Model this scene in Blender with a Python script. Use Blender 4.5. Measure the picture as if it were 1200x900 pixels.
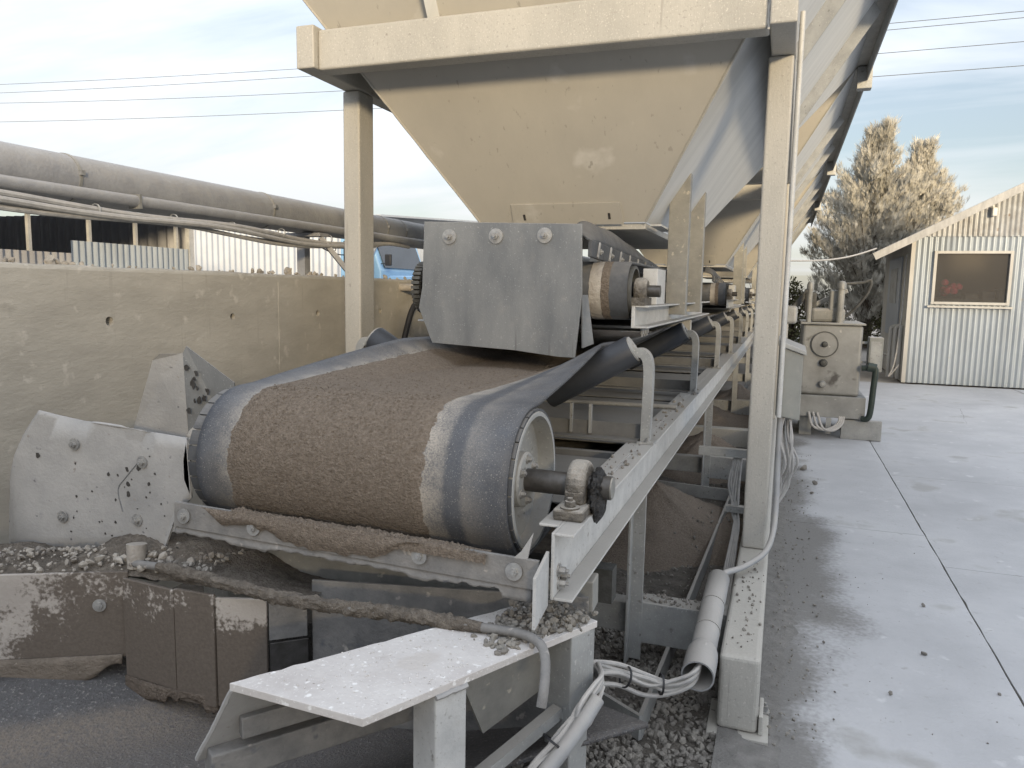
import bpy, bmesh, math, random
from math import sin, cos, pi, radians as rad
from mathutils import Vector as V, Matrix, noise
import numpy as np
random.seed(7)
for o in list(bpy.data.objects): bpy.data.objects.remove(o)
SC = bpy.context.scene
COL = SC.collection

# ------------------------------------------------------------------ camera
a, p, ro = rad(19.561), rad(6.981), rad(1.007)
r_ = V((cos(a), sin(a), 0)); f_ = V((-sin(a), cos(a), 0)); z_ = V((0, 0, 1))
Fv = f_*cos(p) - z_*sin(p); Uv = f_*sin(p) + z_*cos(p)
Rv = r_*cos(ro) + Uv*sin(ro); U2 = Uv*cos(ro) - r_*sin(ro)
cam = bpy.data.cameras.new('camera'); cam.sensor_width = 36; cam.lens = 888.64/1200*36
cam.clip_start = .02; cam.clip_end = 3000
co = bpy.data.objects.new('camera', cam); COL.objects.link(co)
co.matrix_world = Matrix(((Rv.x, U2.x, -Fv.x, 0), (Rv.y, U2.y, -Fv.y, 0), (Rv.z, U2.z, -Fv.z, 1.45), (0, 0, 0, 1)))
SC.camera = co

# ------------------------------------------------------------------ world, sun, exposure
SUN_EL, SUN_AZ = rad(8), rad(150)          # azimuth clockwise from +Y: the sun stands behind the viewer
w = bpy.data.worlds.new('World'); SC.world = w; w.use_nodes = True
nt = w.node_tree; N = nt.nodes; L = nt.links; N.clear()
out = N.new('ShaderNodeOutputWorld'); bg = N.new('ShaderNodeBackground'); bg.inputs[1].default_value = .15
sky = N.new('ShaderNodeTexSky'); sky.sky_type = 'NISHITA'; sky.sun_disc = False
sky.sun_elevation = SUN_EL; sky.sun_rotation = SUN_AZ; sky.air_density = 1.0; sky.dust_density = 1.5; sky.ozone_density = 1.2
tc = N.new('ShaderNodeTexCoord')
sep = N.new('ShaderNodeSeparateXYZ'); L.new(tc.outputs['Generated'], sep.inputs[0])
mz = N.new('ShaderNodeMath'); mz.operation = 'MAXIMUM'; mz.inputs[1].default_value = 0.0; L.new(sep.outputs[2], mz.inputs[0])
ad = N.new('ShaderNodeMath'); ad.operation = 'ADD'; ad.inputs[1].default_value = .22; L.new(mz.outputs[0], ad.inputs[0])
dx = N.new('ShaderNodeMath'); dx.operation = 'DIVIDE'; L.new(sep.outputs[0], dx.inputs[0]); L.new(ad.outputs[0], dx.inputs[1])
dy = N.new('ShaderNodeMath'); dy.operation = 'DIVIDE'; L.new(sep.outputs[1], dy.inputs[0]); L.new(ad.outputs[0], dy.inputs[1])
cb = N.new('ShaderNodeCombineXYZ'); L.new(dx.outputs[0], cb.inputs[0]); L.new(dy.outputs[0], cb.inputs[1])
mp = N.new('ShaderNodeMapping'); mp.inputs['Scale'].default_value = (.55, 1.5, 1); mp.inputs['Rotation'].default_value = (0, 0, rad(12)); mp.inputs['Location'].default_value = (3.1, .4, 0)
L.new(cb.outputs[0], mp.inputs[0])
n1 = N.new('ShaderNodeTexNoise'); n1.inputs['Scale'].default_value = .9; n1.inputs['Detail'].default_value = 9; n1.inputs['Roughness'].default_value = .55; n1.inputs['Distortion'].default_value = .4
L.new(mp.outputs[0], n1.inputs['Vector'])
cr = N.new('ShaderNodeValToRGB'); cr.color_ramp.elements[0].position = .34; cr.color_ramp.elements[1].position = .60
cr.color_ramp.elements[0].color = (.3, .3, .3, 1); cr.color_ramp.elements[1].color = (.96, .96, .96, 1)
L.new(n1.outputs[0], cr.inputs[0])
hz = N.new('ShaderNodeMapRange'); hz.inputs[1].default_value = .0; hz.inputs[2].default_value = .24; hz.inputs[3].default_value = .5; hz.inputs[4].default_value = 0
L.new(mz.outputs[0], hz.inputs[0])
mxf = N.new('ShaderNodeMath'); mxf.operation = 'MAXIMUM'; L.new(cr.outputs[0], mxf.inputs[0]); L.new(hz.outputs[0], mxf.inputs[1])
# cloud layer: overcast-sky law, brightness rises from the horizon to three times that at the zenith
ctin = N.new('ShaderNodeMixRGB'); ctin.inputs[1].default_value = (3.45, 3.50, 3.50, 1); ctin.inputs[2].default_value = (3.20, 3.42, 3.80, 1)
cie = N.new('ShaderNodeMath'); cie.operation = 'MULTIPLY_ADD'; cie.inputs[1].default_value = 2/3; cie.inputs[2].default_value = 1/3; L.new(mz.outputs[0], cie.inputs[0])
ccol = N.new('ShaderNodeMixRGB'); ccol.blend_type = 'MULTIPLY'; ccol.inputs[0].default_value = 1; L.new(cie.outputs[0], ccol.inputs[1]); L.new(ctin.outputs[0], ccol.inputs[2])
hz2 = N.new('ShaderNodeMapRange'); hz2.inputs[1].default_value = .05; hz2.inputs[2].default_value = .4
L.new(mz.outputs[0], hz2.inputs[0]); L.new(hz2.outputs[0], ctin.inputs[0])
skg = N.new('ShaderNodeMixRGB'); skg.blend_type = 'MULTIPLY'; skg.inputs[0].default_value = 1; skg.inputs[2].default_value = (.245, .25, .27, 1)
L.new(sky.outputs[0], skg.inputs[1])
mix = N.new('ShaderNodeMixRGB'); L.new(mxf.outputs[0], mix.inputs[0]); L.new(skg.outputs[0], mix.inputs[1]); L.new(ccol.outputs[0], mix.inputs[2])
L.new(mix.outputs[0], bg.inputs[0]); L.new(bg.outputs[0], out.inputs[0])

sl = bpy.data.lights.new('sun', 'SUN'); sl.energy = 1.4; sl.use_shadow = True; sl.angle = rad(10); sl.color = (1, .80, .52)
so = bpy.data.objects.new('sun', sl); COL.objects.link(so)
sd = V((sin(SUN_AZ)*cos(SUN_EL), cos(SUN_AZ)*cos(SUN_EL), sin(SUN_EL)))
so.rotation_euler = sd.to_track_quat('Z', 'Y').to_euler(); so.location = (6, -20, 30)
SC.view_settings.view_transform = 'Standard'; SC.view_settings.look = 'None'; SC.view_settings.gamma = 1
SC.view_settings.exposure = 2.22

# ------------------------------------------------------------------ materials
def mat(name, c1, c2=None, *A_, streak=None, **K_):
    m = mat0(name, c1, c2, *A_, **K_)
    if streak:      # thin runs that follow gravity: (colour, threshold)
        t = m.node_tree; n = t.nodes; l = t.links; b = n['Principled BSDF']; old = b.inputs['Base Color'].links[0].from_socket
        g = n.new('ShaderNodeNewGeometry'); q = n.new('ShaderNodeMapping'); q.inputs['Scale'].default_value = (34, 34, 1.6); l.new(g.outputs['Position'], q.inputs[0])
        a1 = n.new('ShaderNodeTexNoise'); a1.inputs['Scale'].default_value = 1.0; a1.inputs['Detail'].default_value = 3; l.new(q.outputs[0], a1.inputs['Vector'])
        sr = n.new('ShaderNodeMapRange'); sr.inputs[1].default_value = streak[1]; sr.inputs[2].default_value = streak[1]+.05; sr.inputs[4].default_value = .75; l.new(a1.outputs[0], sr.inputs[0])
        mx = n.new('ShaderNodeMixRGB'); mx.inputs[2].default_value = (*streak[0], 1); l.new(sr.outputs[0], mx.inputs[0]); l.new(old, mx.inputs[1]); l.new(mx.outputs[0], b.inputs['Base Color'])
    return m
def mat0(name, c1, c2=None, scale=6, rough=.7, metal=0, bump=.15, bscale=60, stretch=None, spots=None, dust=None, c3=None, spec=.4, r2=None):
    """two-tone noise base; fine bump; spots=(colour, scale, threshold); dust=(colour, amount) settles on faces that look up"""
    m = bpy.data.materials.new(name); m.use_nodes = True
    t = m.node_tree; n = t.nodes; l = t.links
    b = n['Principled BSDF']; b.inputs['Roughness'].default_value = rough; b.inputs['Metallic'].default_value = metal
    b.inputs['Specular IOR Level'].default_value = spec
    g = n.new('ShaderNodeNewGeometry'); vec = g.outputs['Position']
    if stretch:
        q = n.new('ShaderNodeMapping'); q.inputs['Scale'].default_value = stretch; l.new(vec, q.inputs[0]); vec = q.outputs[0]
    a1 = n.new('ShaderNodeTexNoise'); a1.inputs['Scale'].default_value = scale; a1.inputs['Detail'].default_value = 8; a1.inputs['Roughness'].default_value = .65
    l.new(vec, a1.inputs['Vector'])
    rp = n.new('ShaderNodeValToRGB'); e = rp.color_ramp.elements
    c2 = c2 or tuple(x*.75 for x in c1)
    e[0].position = .34; e[1].position = .68; e[0].color = (*c2, 1); e[1].color = (*c1, 1)
    if c3: k = e.new(.52); k.color = (*c3, 1)
    l.new(a1.outputs[0], rp.inputs[0]); col = rp.outputs[0]
    if spots:
        for (sc, ss, th) in (spots if isinstance(spots, list) else [spots]):
            s1 = n.new('ShaderNodeTexNoise'); s1.inputs['Scale'].default_value = ss; s1.inputs['Detail'].default_value = 5; l.new(g.outputs['Position'], s1.inputs['Vector'])
            sr = n.new('ShaderNodeMapRange'); sr.inputs[1].default_value = th; sr.inputs[2].default_value = th+.07; l.new(s1.outputs[0], sr.inputs[0])
            mx = n.new('ShaderNodeMixRGB'); mx.inputs[2].default_value = (*sc, 1); l.new(sr.outputs[0], mx.inputs[0]); l.new(col, mx.inputs[1]); col = mx.outputs[0]
    if dust:
        sp = n.new('ShaderNodeSeparateXYZ'); l.new(g.outputs['Normal'], sp.inputs[0])
        dn = n.new('ShaderNodeTexNoise'); dn.inputs['Scale'].default_value = 25; dn.inputs['Detail'].default_value = 6; l.new(g.outputs['Position'], dn.inputs['Vector'])
        am = n.new('ShaderNodeMath'); am.operation = 'MULTIPLY_ADD'; am.inputs[1].default_value = 1.0; l.new(sp.outputs[2], am.inputs[0]); 
        l.new(dn.outputs[0], am.inputs[2])
        dr = n.new('ShaderNodeMapRange'); dr.inputs[1].default_value = .55; dr.inputs[2].default_value = 1.25; dr.inputs[4].default_value = dust[1]; l.new(am.outputs[0], dr.inputs[0])
        mx = n.new('ShaderNodeMixRGB'); mx.inputs[2].default_value = (*dust[0], 1); l.new(dr.outputs[0], mx.inputs[0]); l.new(col, mx.inputs[1]); col = mx.outputs[0]
    l.new(col, b.inputs['Base Color'])
    if r2 is not None:
        rr = n.new('ShaderNodeMapRange'); rr.inputs[1].default_value = .35; rr.inputs[2].default_value = .65; rr.inputs[3].default_value = rough; rr.inputs[4].default_value = r2
        l.new(a1.outputs[0], rr.inputs[0]); l.new(rr.outputs[0], b.inputs['Roughness'])
    if bump:
        b1 = n.new('ShaderNodeTexNoise'); b1.inputs['Scale'].default_value = bscale; b1.inputs['Detail'].default_value = 7; b1.inputs['Roughness'].default_value = .6; l.new(vec, b1.inputs['Vector'])
        bp = n.new('ShaderNodeBump'); bp.inputs['Strength'].default_value = bump; bp.inputs['Distance'].default_value = .02; l.new(b1.outputs[0], bp.inputs['Height']); l.new(bp.outputs[0], b.inputs['Normal'])
    return m
DUST = (.41, .38, .335)
M = {}
M['cream'] = mat('dusty_cream_steel', (.45, .432, .39), (.37, .358, .325), 5, .62, .1, .14, 120, stretch=(1, 1, .35), spots=[((.34, .325, .295), 85, .60), ((.52, .50, .455), 150, .60), ((.27, .255, .23), 24, .71)], dust=((.42, .395, .35), .6), streak=((.31, .295, .265), .69))
M['panel'] = mat('dusty_hopper_plate', (.45, .428, .38), (.385, .367, .33), 1.6, .62, .05, .06, 40, stretch=(1, 1, .5), spots=[((.50, .485, .45), 3.2, .63), ((.33, .315, .285), 30, .74)], streak=((.29, .275, .245), .67))
M['creamdark'] = mat('dusty_grey_steel', (.32, .315, .29), (.21, .21, .20), 7, .62, .15, .12, 120, spots=((.45, .42, .36), 30, .64), dust=(DUST, .7))
M['galv'] = mat('galvanized_sheet', (.58, .59, .59), (.47, .485, .49), 3, .55, .1, .05, 60, stretch=(.3, 3, .3), dust=(DUST, .4))
M['frame'] = mat('grey_painted_frame', (.38, .385, .375), (.27, .275, .27), 8, .55, .2, .12, 140, spots=[((.20, .195, .185), 40, .64), ((.46, .455, .44), 120, .62)], dust=((.33, .31, .28), .8))
M['white'] = mat('chalky_white_steel', (.58, .58, .565), (.42, .425, .42), 8, .55, .1, .12, 140, spots=[((.26, .25, .235), 35, .67), ((.36, .355, .345), 110, .62)], dust=((.37, .35, .32), .85))
M['plate'] = mat('brushed_worn_plate', (.27, .278, .28), (.17, .18, .19), 5, .46, .4, .10, 260, stretch=(1, 1, .35), r2=.62, dust=(DUST, .5), spots=((.36, .37, .37), 160, .64), streak=((.15, .155, .16), .65))
M['wing'] = mat('dusty_pitted_plate', (.41, .402, .39), (.31, .308, .302), 6, .65, .15, .15, 90, spots=[((.13, .13, .14), 34, .675), ((.24, .245, .26), 7, .67), ((.30, .28, .26), 55, .66)])
M['rubber'] = mat('worn_black_rubber', (.075, .08, .088), (.042, .045, .05), 12, .62, 0, .15, 90, dust=(DUST, .22))
M['black'] = mat('black_cable_jacket', (.03, .03, .033), (.02, .02, .022), 12, .5, 0, .05, 90)
M['grease'] = mat('caked_black_grease', (.03, .028, .027), (.012, .012, .012), 30, .35, 0, .9, 45)
M['iron'] = mat('dirty_cast_iron', (.19, .172, .145), (.085, .078, .07), 30, .75, .1, .8, 70, dust=(DUST, .8))
M['shaft'] = mat('dark_steel_shaft', (.12, .115, .11), (.07, .065, .06), 25, .45, .6, .1, 90)
M['zinc'] = mat('zinc_bolt', (.42, .42, .41), (.26, .26, .26), 40, .45, .5, .1, 120, dust=(DUST, .7))
M['sand'] = mat('brown_crushed_sand', (.28, .235, .19), (.175, .143, .115), 90, .95, 0, .9, 150, c3=(.225, .187, .15), spots=((.32, .26, .2), 190, .68), spec=.15)
M['sandgrey'] = mat('grey_brown_sand', (.21, .185, .155), (.115, .10, .085), 50, .95, 0, .8, 120, spots=((.35, .32, .28), 160, .68), spec=.15)
M['dirt'] = mat('dark_gravelly_dirt', (.16, .145, .125), (.085, .077, .068), 14, .95, 0, .8, 70, spots=((.26, .24, .215), 90, .66), spec=.15)
M['drift'] = mat('grey_spilled_fines', (.24, .23, .215), (.17, .163, .152), 18, .95, 0, .6, 110, spots=((.33, .315, .29), 140, .66), spec=.15)
M['bar'] = mat('scuffed_dusty_bar', (.25, .24, .225), (.155, .152, .148), 14, .7, .1, .25, 80, spots=[((.12, .125, .135), 18, .66), ((.40, .37, .33), 25, .66)])
M['deck'] = mat('dark_dusty_deck_plate', (.185, .185, .18), (.125, .126, .125), 6, .7, .1, .15, 90, dust=((.24, .225, .20), .7))
M['roller'] = mat('smooth_dark_roller', (.045, .05, .06), (.03, .034, .042), 8, .5, 0, .08, 60)
M['stonemix'] = mat('mixed_dusty_rubble', (.44, .41, .365), (.20, .18, .16), 16, .92, 0, .5, 60, c3=(.33, .305, .27), spec=.2)
M['crumb'] = mat('pale_crumb', (.68, .665, .64), (.45, .43, .40), 30, .9, 0, .2, 60)
M['stone'] = mat('dusty_stone', (.30, .275, .24), (.17, .155, .14), 9, .9, 0, .5, 60, c3=(.24, .225, .2), spec=.2)
M['stonepale'] = mat('pale_dusty_stone', (.46, .425, .375), (.29, .265, .235), 9, .9, 0, .5, 60, spec=.2)
M['slab'] = mat('dusty_concrete_slab', (.50, .50, .50), (.385, .385, .39), 1.1, .85, 0, .2, 60, c3=(.445, .445, .45), spots=[((.36, .355, .345), 2.2, .60), ((.52, .52, .52), 7, .64), ((.30, .295, .285), 60, .70), ((.37, .365, .36), 22, .64)], spec=.3)
M['wall'] = mat('board_marked_concrete', (.50, .472, .415), (.37, .348, .305), 2.2, .9, 0, .22, 30, stretch=(1, .7, 1.8), spots=[((.32, .30, .26), 4, .66), ((.53, .50, .445), 11, .62), ((.30, .28, .245), 40, .70)], spec=.2, streak=((.40, .375, .328), .64))
M['pipe'] = mat('dusty_grey_pipe', (.35, .355, .365), (.26, .265, .28), 7, .6, .1, .2, 60, dust=(DUST, .5))
M['conduit'] = mat('grey_plastic_conduit', (.34, .345, .35), (.27, .275, .28), 9, .55, 0, .08, 90, dust=((.40, .37, .33), .7))
M['cable'] = mat('dusty_grey_cable', (.44, .435, .42), (.31, .305, .30), 25, .6, 0, .1, 120, dust=((.47, .44, .40), .8))
M['corr'] = mat('weathered_corrugated_sheet', (.38, .425, .47), (.30, .335, .37), 2.5, .5, .3, .05, 40, stretch=(1, 1, .35), spots=((.34, .33, .31), 6, .68))
M['corrold'] = mat('scuffed_corrugated_sheet', (.43, .45, .47), (.27, .265, .26), 4, .55, .3, .08, 40, spots=((.20, .16, .13), 7, .66))
M['corrwhite'] = mat('pale_painted_sheet', (.36, .395, .45), (.31, .34, .39), 2, .5, .05, .03, 30)
M['corrdark'] = mat('dull_dark_sheet', (.33, .33, .34), (.26, .26, .27), 3, .6, .1, .04, 30)
M['trim'] = mat('cream_painted_timber', (.48, .47, .44), (.40, .39, .365), 5, .7, 0, .12, 40, stretch=(1, 1, .3))
M['fascia'] = mat('weathered_fascia_board', (.40, .395, .38), (.28, .275, .265), 5, .75, 0, .15, 30, stretch=(4, 1, 1))
M['roofdark'] = mat('dark_roof_underside', (.50, .51, .55), (.40, .41, .45), 3, .8, 0, .05, 30)
M['tank'] = mat('stained_steel_tank', (.35, .352, .34), (.20, .20, .193), 3.2, .48, .35, .08, 60, spots=[((.10, .095, .09), 4.2, .60), ((.46, .45, .42), 14, .68)], r2=.7)
M['soot'] = mat('sooty_fitting', (.10, .10, .095), (.055, .055, .05), 20, .6, .1, .2, 60)
M['greenpipe'] = mat('dark_green_pipe', (.035, .05, .042), (.02, .03, .026), 15, .45, 0, .1, 60)
M['elbox'] = mat('grey_enclosure_paint', (.27, .275, .255), (.225, .23, .215), 8, .55, 0, .05, 120, dust=(DUST, .8))
M['bark'] = mat('dusty_bark', (.14, .11, .085), (.07, .055, .045), 14, .95, 0, .7, 25, stretch=(1, 1, .25))
M['blue'] = mat('blue_truck_paint', (.24, .42, .62), (.20, .36, .55), 3, .35, 0, .02, 40, spec=.5)
M['glassd'] = mat('dark_tinted_glass', (.03, .035, .04), (.025, .028, .032), 3, .08, 0, 0, spec=.8)
M['wood'] = mat('grey_utility_pole_wood', (.20, .17, .14), (.13, .11, .09), 8, .9, 0, .3, 30, stretch=(1, 1, .2))
M['pink'] = mat('pink_plastic', (.65, .08, .14), (.5, .06, .1), 9, .5, 0, .05)
M['tyre'] = mat('tyre_rubber', (.03, .03, .032), (.02, .02, .02), 9, .8, 0, .2)
M['lamp'] = mat('white_lamp_housing', (.7, .7, .68), (.62, .62, .6), 9, .4, 0, .03)

def leafmat():
    m = mat('dusty_conifer_foliage', (.52, .495, .435), (.25, .24, .205), 1.6, .9, 0, 0, c3=(.39, .372, .325), spec=.1)
    return m
M['leaf'] = leafmat()
M['leafgreen'] = mat('olive_shrub_foliage', (.13, .125, .065), (.055, .058, .03), 2.5, .9, 0, 0, spec=.1)

def beltmat():
    """rubber with a pale dust band beside the load, a clean rubbed stripe and speckle: bands run along the belt (world X across it)"""
    m = mat('dusty_belt_rubber', (.075, .083, .098), (.046, .051, .062), 9, .6, 0, .12, 120, spots=((.28, .27, .25), 300, .62))
    t = m.node_tree; n = t.nodes; l = t.links; b = n['Principled BSDF']
    old = b.inputs['Base Color'].links[0].from_socket
    g = n.new('ShaderNodeNewGeometry'); sp = n.new('ShaderNodeSeparateXYZ'); l.new(g.outputs['Position'], sp.inputs[0])
    nz = n.new('ShaderNodeTexNoise'); nz.inputs['Scale'].default_value = 110; nz.inputs['Detail'].default_value = 8; l.new(g.outputs['Position'], nz.inputs['Vector'])
    ma = n.new('ShaderNodeMath'); ma.operation = 'MULTIPLY_ADD'; ma.inputs[1].default_value = .022; l.new(nz.outputs[0], ma.inputs[0]); l.new(sp.outputs[0], ma.inputs[2])
    mr = n.new('ShaderNodeMapRange'); mr.inputs[1].default_value = -1.63; mr.inputs[2].default_value = -.60; l.new(ma.outputs[0], mr.inputs[0])
    rp = n.new('ShaderNodeValToRGB'); e = rp.color_ramp.elements
    e[0].position = 0; e[0].color = (0, 0, 0, 1); e[1].position = 1; e[1].color = (.1, .1, .1, 1)
    for pos, v in ((.05, .05), (.10, .22), (.17, .85), (.76, .85), (.80, .55), (.815, .08), (.85, .06), (.865, .34), (.93, .12)):
        k = e.new(pos); k.color = (v, v, v, 1)
    l.new(mr.outputs[0], rp.inputs[0])
    gr = n.new('ShaderNodeTexNoise'); gr.inputs['Scale'].default_value = 230; gr.inputs['Detail'].default_value = 3; l.new(g.outputs['Position'], gr.inputs['Vector'])
    g2 = n.new('ShaderNodeTexNoise'); g2.inputs['Scale'].default_value = 14; g2.inputs['Detail'].default_value = 6; l.new(g.outputs['Position'], g2.inputs['Vector'])
    gs = n.new('ShaderNodeMath'); gs.operation = 'ADD'; l.new(gr.outputs[0], gs.inputs[0]); l.new(g2.outputs[0], gs.inputs[1])
    gm = n.new('ShaderNodeMapRange'); gm.inputs[1].default_value = .80; gm.inputs[2].default_value = 1.15; gm.inputs[3].default_value = .35; gm.inputs[4].default_value = 1.05; l.new(gs.outputs[0], gm.inputs[0])
    pm = n.new('ShaderNodeMath'); pm.operation = 'MULTIPLY'; l.new(rp.outputs[0], pm.inputs[0]); l.new(gm.outputs[0], pm.inputs[1])
    mx = n.new('ShaderNodeMixRGB'); mx.inputs[2].default_value = (.36, .325, .275, 1); l.new(pm.outputs[0], mx.inputs[0]); l.new(old, mx.inputs[1]); l.new(mx.outputs[0], b.inputs['Base Color'])
    return m
M['belt'] = beltmat()
M['belt2'] = mat('worn_blue_black_belt', (.10, .104, .115), (.045, .048, .056), 60, .6, 0, .6, 130, spots=((.27, .26, .25), 130, .60), dust=((.17, .15, .125), .25))

def glassmat():
    m = bpy.data.materials.new('window_glass'); m.use_nodes = True
    t = m.node_tree; n = t.nodes; l = t.links; b = n['Principled BSDF']
    b.inputs['Base Color'].default_value = (.10, .092, .082, 1); b.inputs['Roughness'].default_value = .08
    b.inputs['Transmission Weight'].default_value = .0; b.inputs['Alpha'].default_value = .45; b.inputs['Specular IOR Level'].default_value = .9
    return m
M['glass'] = glassmat()

# ------------------------------------------------------------------ builders
def thing(name, label, cat, loc=(0, 0, 0), group=None, kind=None):
    o = bpy.data.objects.new(name, None); COL.objects.link(o); o.location = loc; o.empty_display_size = .1
    if label: o['label'] = label
    if cat: o['category'] = cat
    if group: o['group'] = group
    if kind: o['kind'] = kind
    o['_l'] = tuple(loc); return o
def wloc(o):
    l = V((0, 0, 0))
    while o: l += V(o.location); o = o.parent
    return l
def tag(o, label=None, cat=None, group=None, kind=None):
    for k, v in (('label', label), ('category', cat), ('group', group), ('kind', kind)):
        if v: o[k] = v
    return o
def frame_of(d, up=(0, 0, 1)):
    d = V(d).normalized(); up = V(up)
    if abs(d.dot(up)) > .97: up = V((0, 1, 0)) if abs(d.y) < .9 else V((1, 0, 0))
    s = d.cross(up).normalized(); return d, s, s.cross(d)
class MB:
    def __init__(s): s.v = []; s.f = []
    def add(s, vs, fs):
        k = len(s.v); s.v += [tuple(x) for x in vs]; s.f += [tuple(i+k for i in f) for f in fs]; return s
    def box(s, x0, x1, y0, y1, z0, z1):
        return s.add([(x0,y0,z0),(x1,y0,z0),(x1,y1,z0),(x0,y1,z0),(x0,y0,z1),(x1,y0,z1),(x1,y1,z1),(x0,y1,z1)],
                     [(0,3,2,1),(4,5,6,7),(0,1,5,4),(1,2,6,5),(2,3,7,6),(3,0,4,7)])
    def beam(s, p, q, w, h, up=(0, 0, 1)):
        p, q = V(p), V(q); d, sd_, u = frame_of(q-p, up); a_ = sd_*w/2; b_ = u*h/2
        return s.add([p-a_-b_, p+a_-b_, p+a_+b_, p-a_+b_, q-a_-b_, q+a_-b_, q+a_+b_, q-a_+b_],
                     [(0,1,2,3),(7,6,5,4),(0,4,5,1),(1,5,6,2),(2,6,7,3),(3,7,4,0)])
    def cyl(s, p, q, r, r2=None, n=16, cap=True):
        p, q = V(p), V(q); r2 = r if r2 is None else r2; d, u, w_ = frame_of(q-p)
        vs = [];
        for c, rr in ((p, r), (q, r2)):
            vs += [c + u*cos(2*pi*i/n)*rr + w_*sin(2*pi*i/n)*rr for i in range(n)]
        fs = [(i, (i+1) % n, n+(i+1) % n, n+i) for i in range(n)]
        if cap: fs += [tuple(range(n-1, -1, -1)), tuple(range(n, 2*n))]
        return s.add(vs, fs)
    def lathe(s, c, axis, prof, n=32, close=False):
        c = V(c); d, u, w_ = frame_of(axis); vs = []
        for (r, h) in prof:
            vs += [c + d*h + (u*cos(2*pi*i/n) + w_*sin(2*pi*i/n))*r for i in range(n)]
        fs = []; m = len(prof)
        for j in range(m if close else m-1):
            k = (j+1) % m
            fs += [(j*n+i, j*n+(i+1) % n, k*n+(i+1) % n, k*n+i) for i in range(n)]
        return s.add(vs, fs)
    def tube(s, path, r, n=8, cap=True):
        path = [V(x) for x in path]; m = len(path); vs = []; u = None
        for i, c in enumerate(path):
            t = (path[min(i+1, m-1)] - path[max(i-1, 0)]).normalized()
            if u is None: _, u, _w = frame_of(t)
            u = (u - t*u.dot(t)).normalized(); w_ = t.cross(u); rr = r[i] if isinstance(r, (list, tuple)) else r
            vs += [c + (u*cos(2*pi*k/n) + w_*sin(2*pi*k/n))*rr for k in range(n)]
        fs = [(i*n+k, i*n+(k+1) % n, (i+1)*n+(k+1) % n, (i+1)*n+k) for i in range(m-1) for k in range(n)]
        if cap: fs += [tuple(range(n-1, -1, -1)), tuple(range((m-1)*n, m*n))]
        return s.add(vs, fs)
    def plate(s, pts, t, nrm=None):
        pts = [V(x) for x in pts]; nn = V(nrm).normalized() if nrm else (pts[1]-pts[0]).cross(pts[2]-pts[0]).normalized()
        k = len(pts); vs = [x + nn*t/2 for x in pts] + [x - nn*t/2 for x in pts]
        return s.add(vs, [tuple(range(k)), tuple(range(2*k-1, k-1, -1))] + [(i, i+k, (i+1) % k + k, (i+1) % k) for i in range(k)])
    def bolt(s, c, nrm, r=.012, h=.01, washer=1.7):
        c = V(c); n = V(nrm).normalized()
        if washer: s.cyl(c, c+n*.004, r*washer, n=20)
        s.cyl(c+n*.003, c+n*(h+.003), r, n=6); s.cyl(c+n*h, c+n*(h*1.7), r*.5, n=10); return s
    def sheet(s, o, du, dv, nu, nv, fn):
        vs = []
        for j in range(nv+1):
            for i in range(nu+1): vs.append(fn(i/nu, j/nv))
        return s.add(vs, [(j*(nu+1)+i, j*(nu+1)+i+1, (j+1)*(nu+1)+i+1, (j+1)*(nu+1)+i) for j in range(nv) for i in range(nu)])
    def build(s, name, m, parent=None, smooth=False, bevel=0, label=None, solid=0, seg=2):
        me = bpy.data.meshes.new(name); l = wloc(parent) if parent else V((0, 0, 0))
        me.from_pydata([(x-l.x, y-l.y, z-l.z) for x, y, z in s.v], [], s.f); me.update()
        bm = bmesh.new(); bm.from_mesh(me); bmesh.ops.recalc_face_normals(bm, faces=bm.faces); bm.to_mesh(me); bm.free()
        me.materials.append(M[m] if isinstance(m, str) else m)
        if smooth:
            for q in me.polygons: q.use_smooth = True
            me.set_sharp_from_angle(angle=rad(38))
        o = bpy.data.objects.new(name, me); COL.objects.link(o); o.parent = parent
        if solid: md = o.modifiers.new('solid', 'SOLIDIFY'); md.thickness = solid; md.offset = 0
        if bevel: md = o.modifiers.new('bevel', 'BEVEL'); md.width = bevel; md.segments = seg; md.limit_method = 'ANGLE'; md.angle_limit = rad(40)
        if label: o['label'] = label
        return o
def solo(mb, name, m, label, cat, loc=None, group=None, kind=None, **kw):
    l = V(loc) if loc else V((0, 0, 0))
    mb.v = [(x-l.x, y-l.y, z-l.z) for x, y, z in mb.v]
    o = mb.build(name, m, None, **kw); o.location = l; return tag(o, label, cat, group, kind)
def cat_rom(pts, k=8):
    pts = [V(x) for x in pts]; P = [pts[0]*2-pts[1]] + pts + [pts[-1]*2-pts[-2]]; o = []
    for i in range(1, len(P)-2):
        for j in range(k):
            t = j/k; a0, a1, a2, a3 = P[i-1], P[i], P[i+1], P[i+2]
            o.append(.5*((2*a1) + (a2-a0)*t + (2*a0-5*a1+4*a2-a3)*t*t + (3*a1-a0-3*a2+a3)*t**3))
    o.append(pts[-1]); return o
def nz(x, y=0, z=0): return noise.noise(V((x, y, z)))
def fbm(x, y, z=0, o=4): return noise.fractal(V((x, y, z)), 1.0, 2.0, o)
def sstep(e0, e1, x): t = max(0, min(1, (x-e0)/(e1-e0))); return t*t*(3-2*t)
def copytree(o, d, parent=None):
    c = o.copy(); COL.objects.link(c); c.parent = parent
    if parent is None: c.location = V(o.location) + V(d)
    for ch in [x for x in bpy.data.objects if x.parent == o]: copytree(ch, d, c)
    return c
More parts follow.
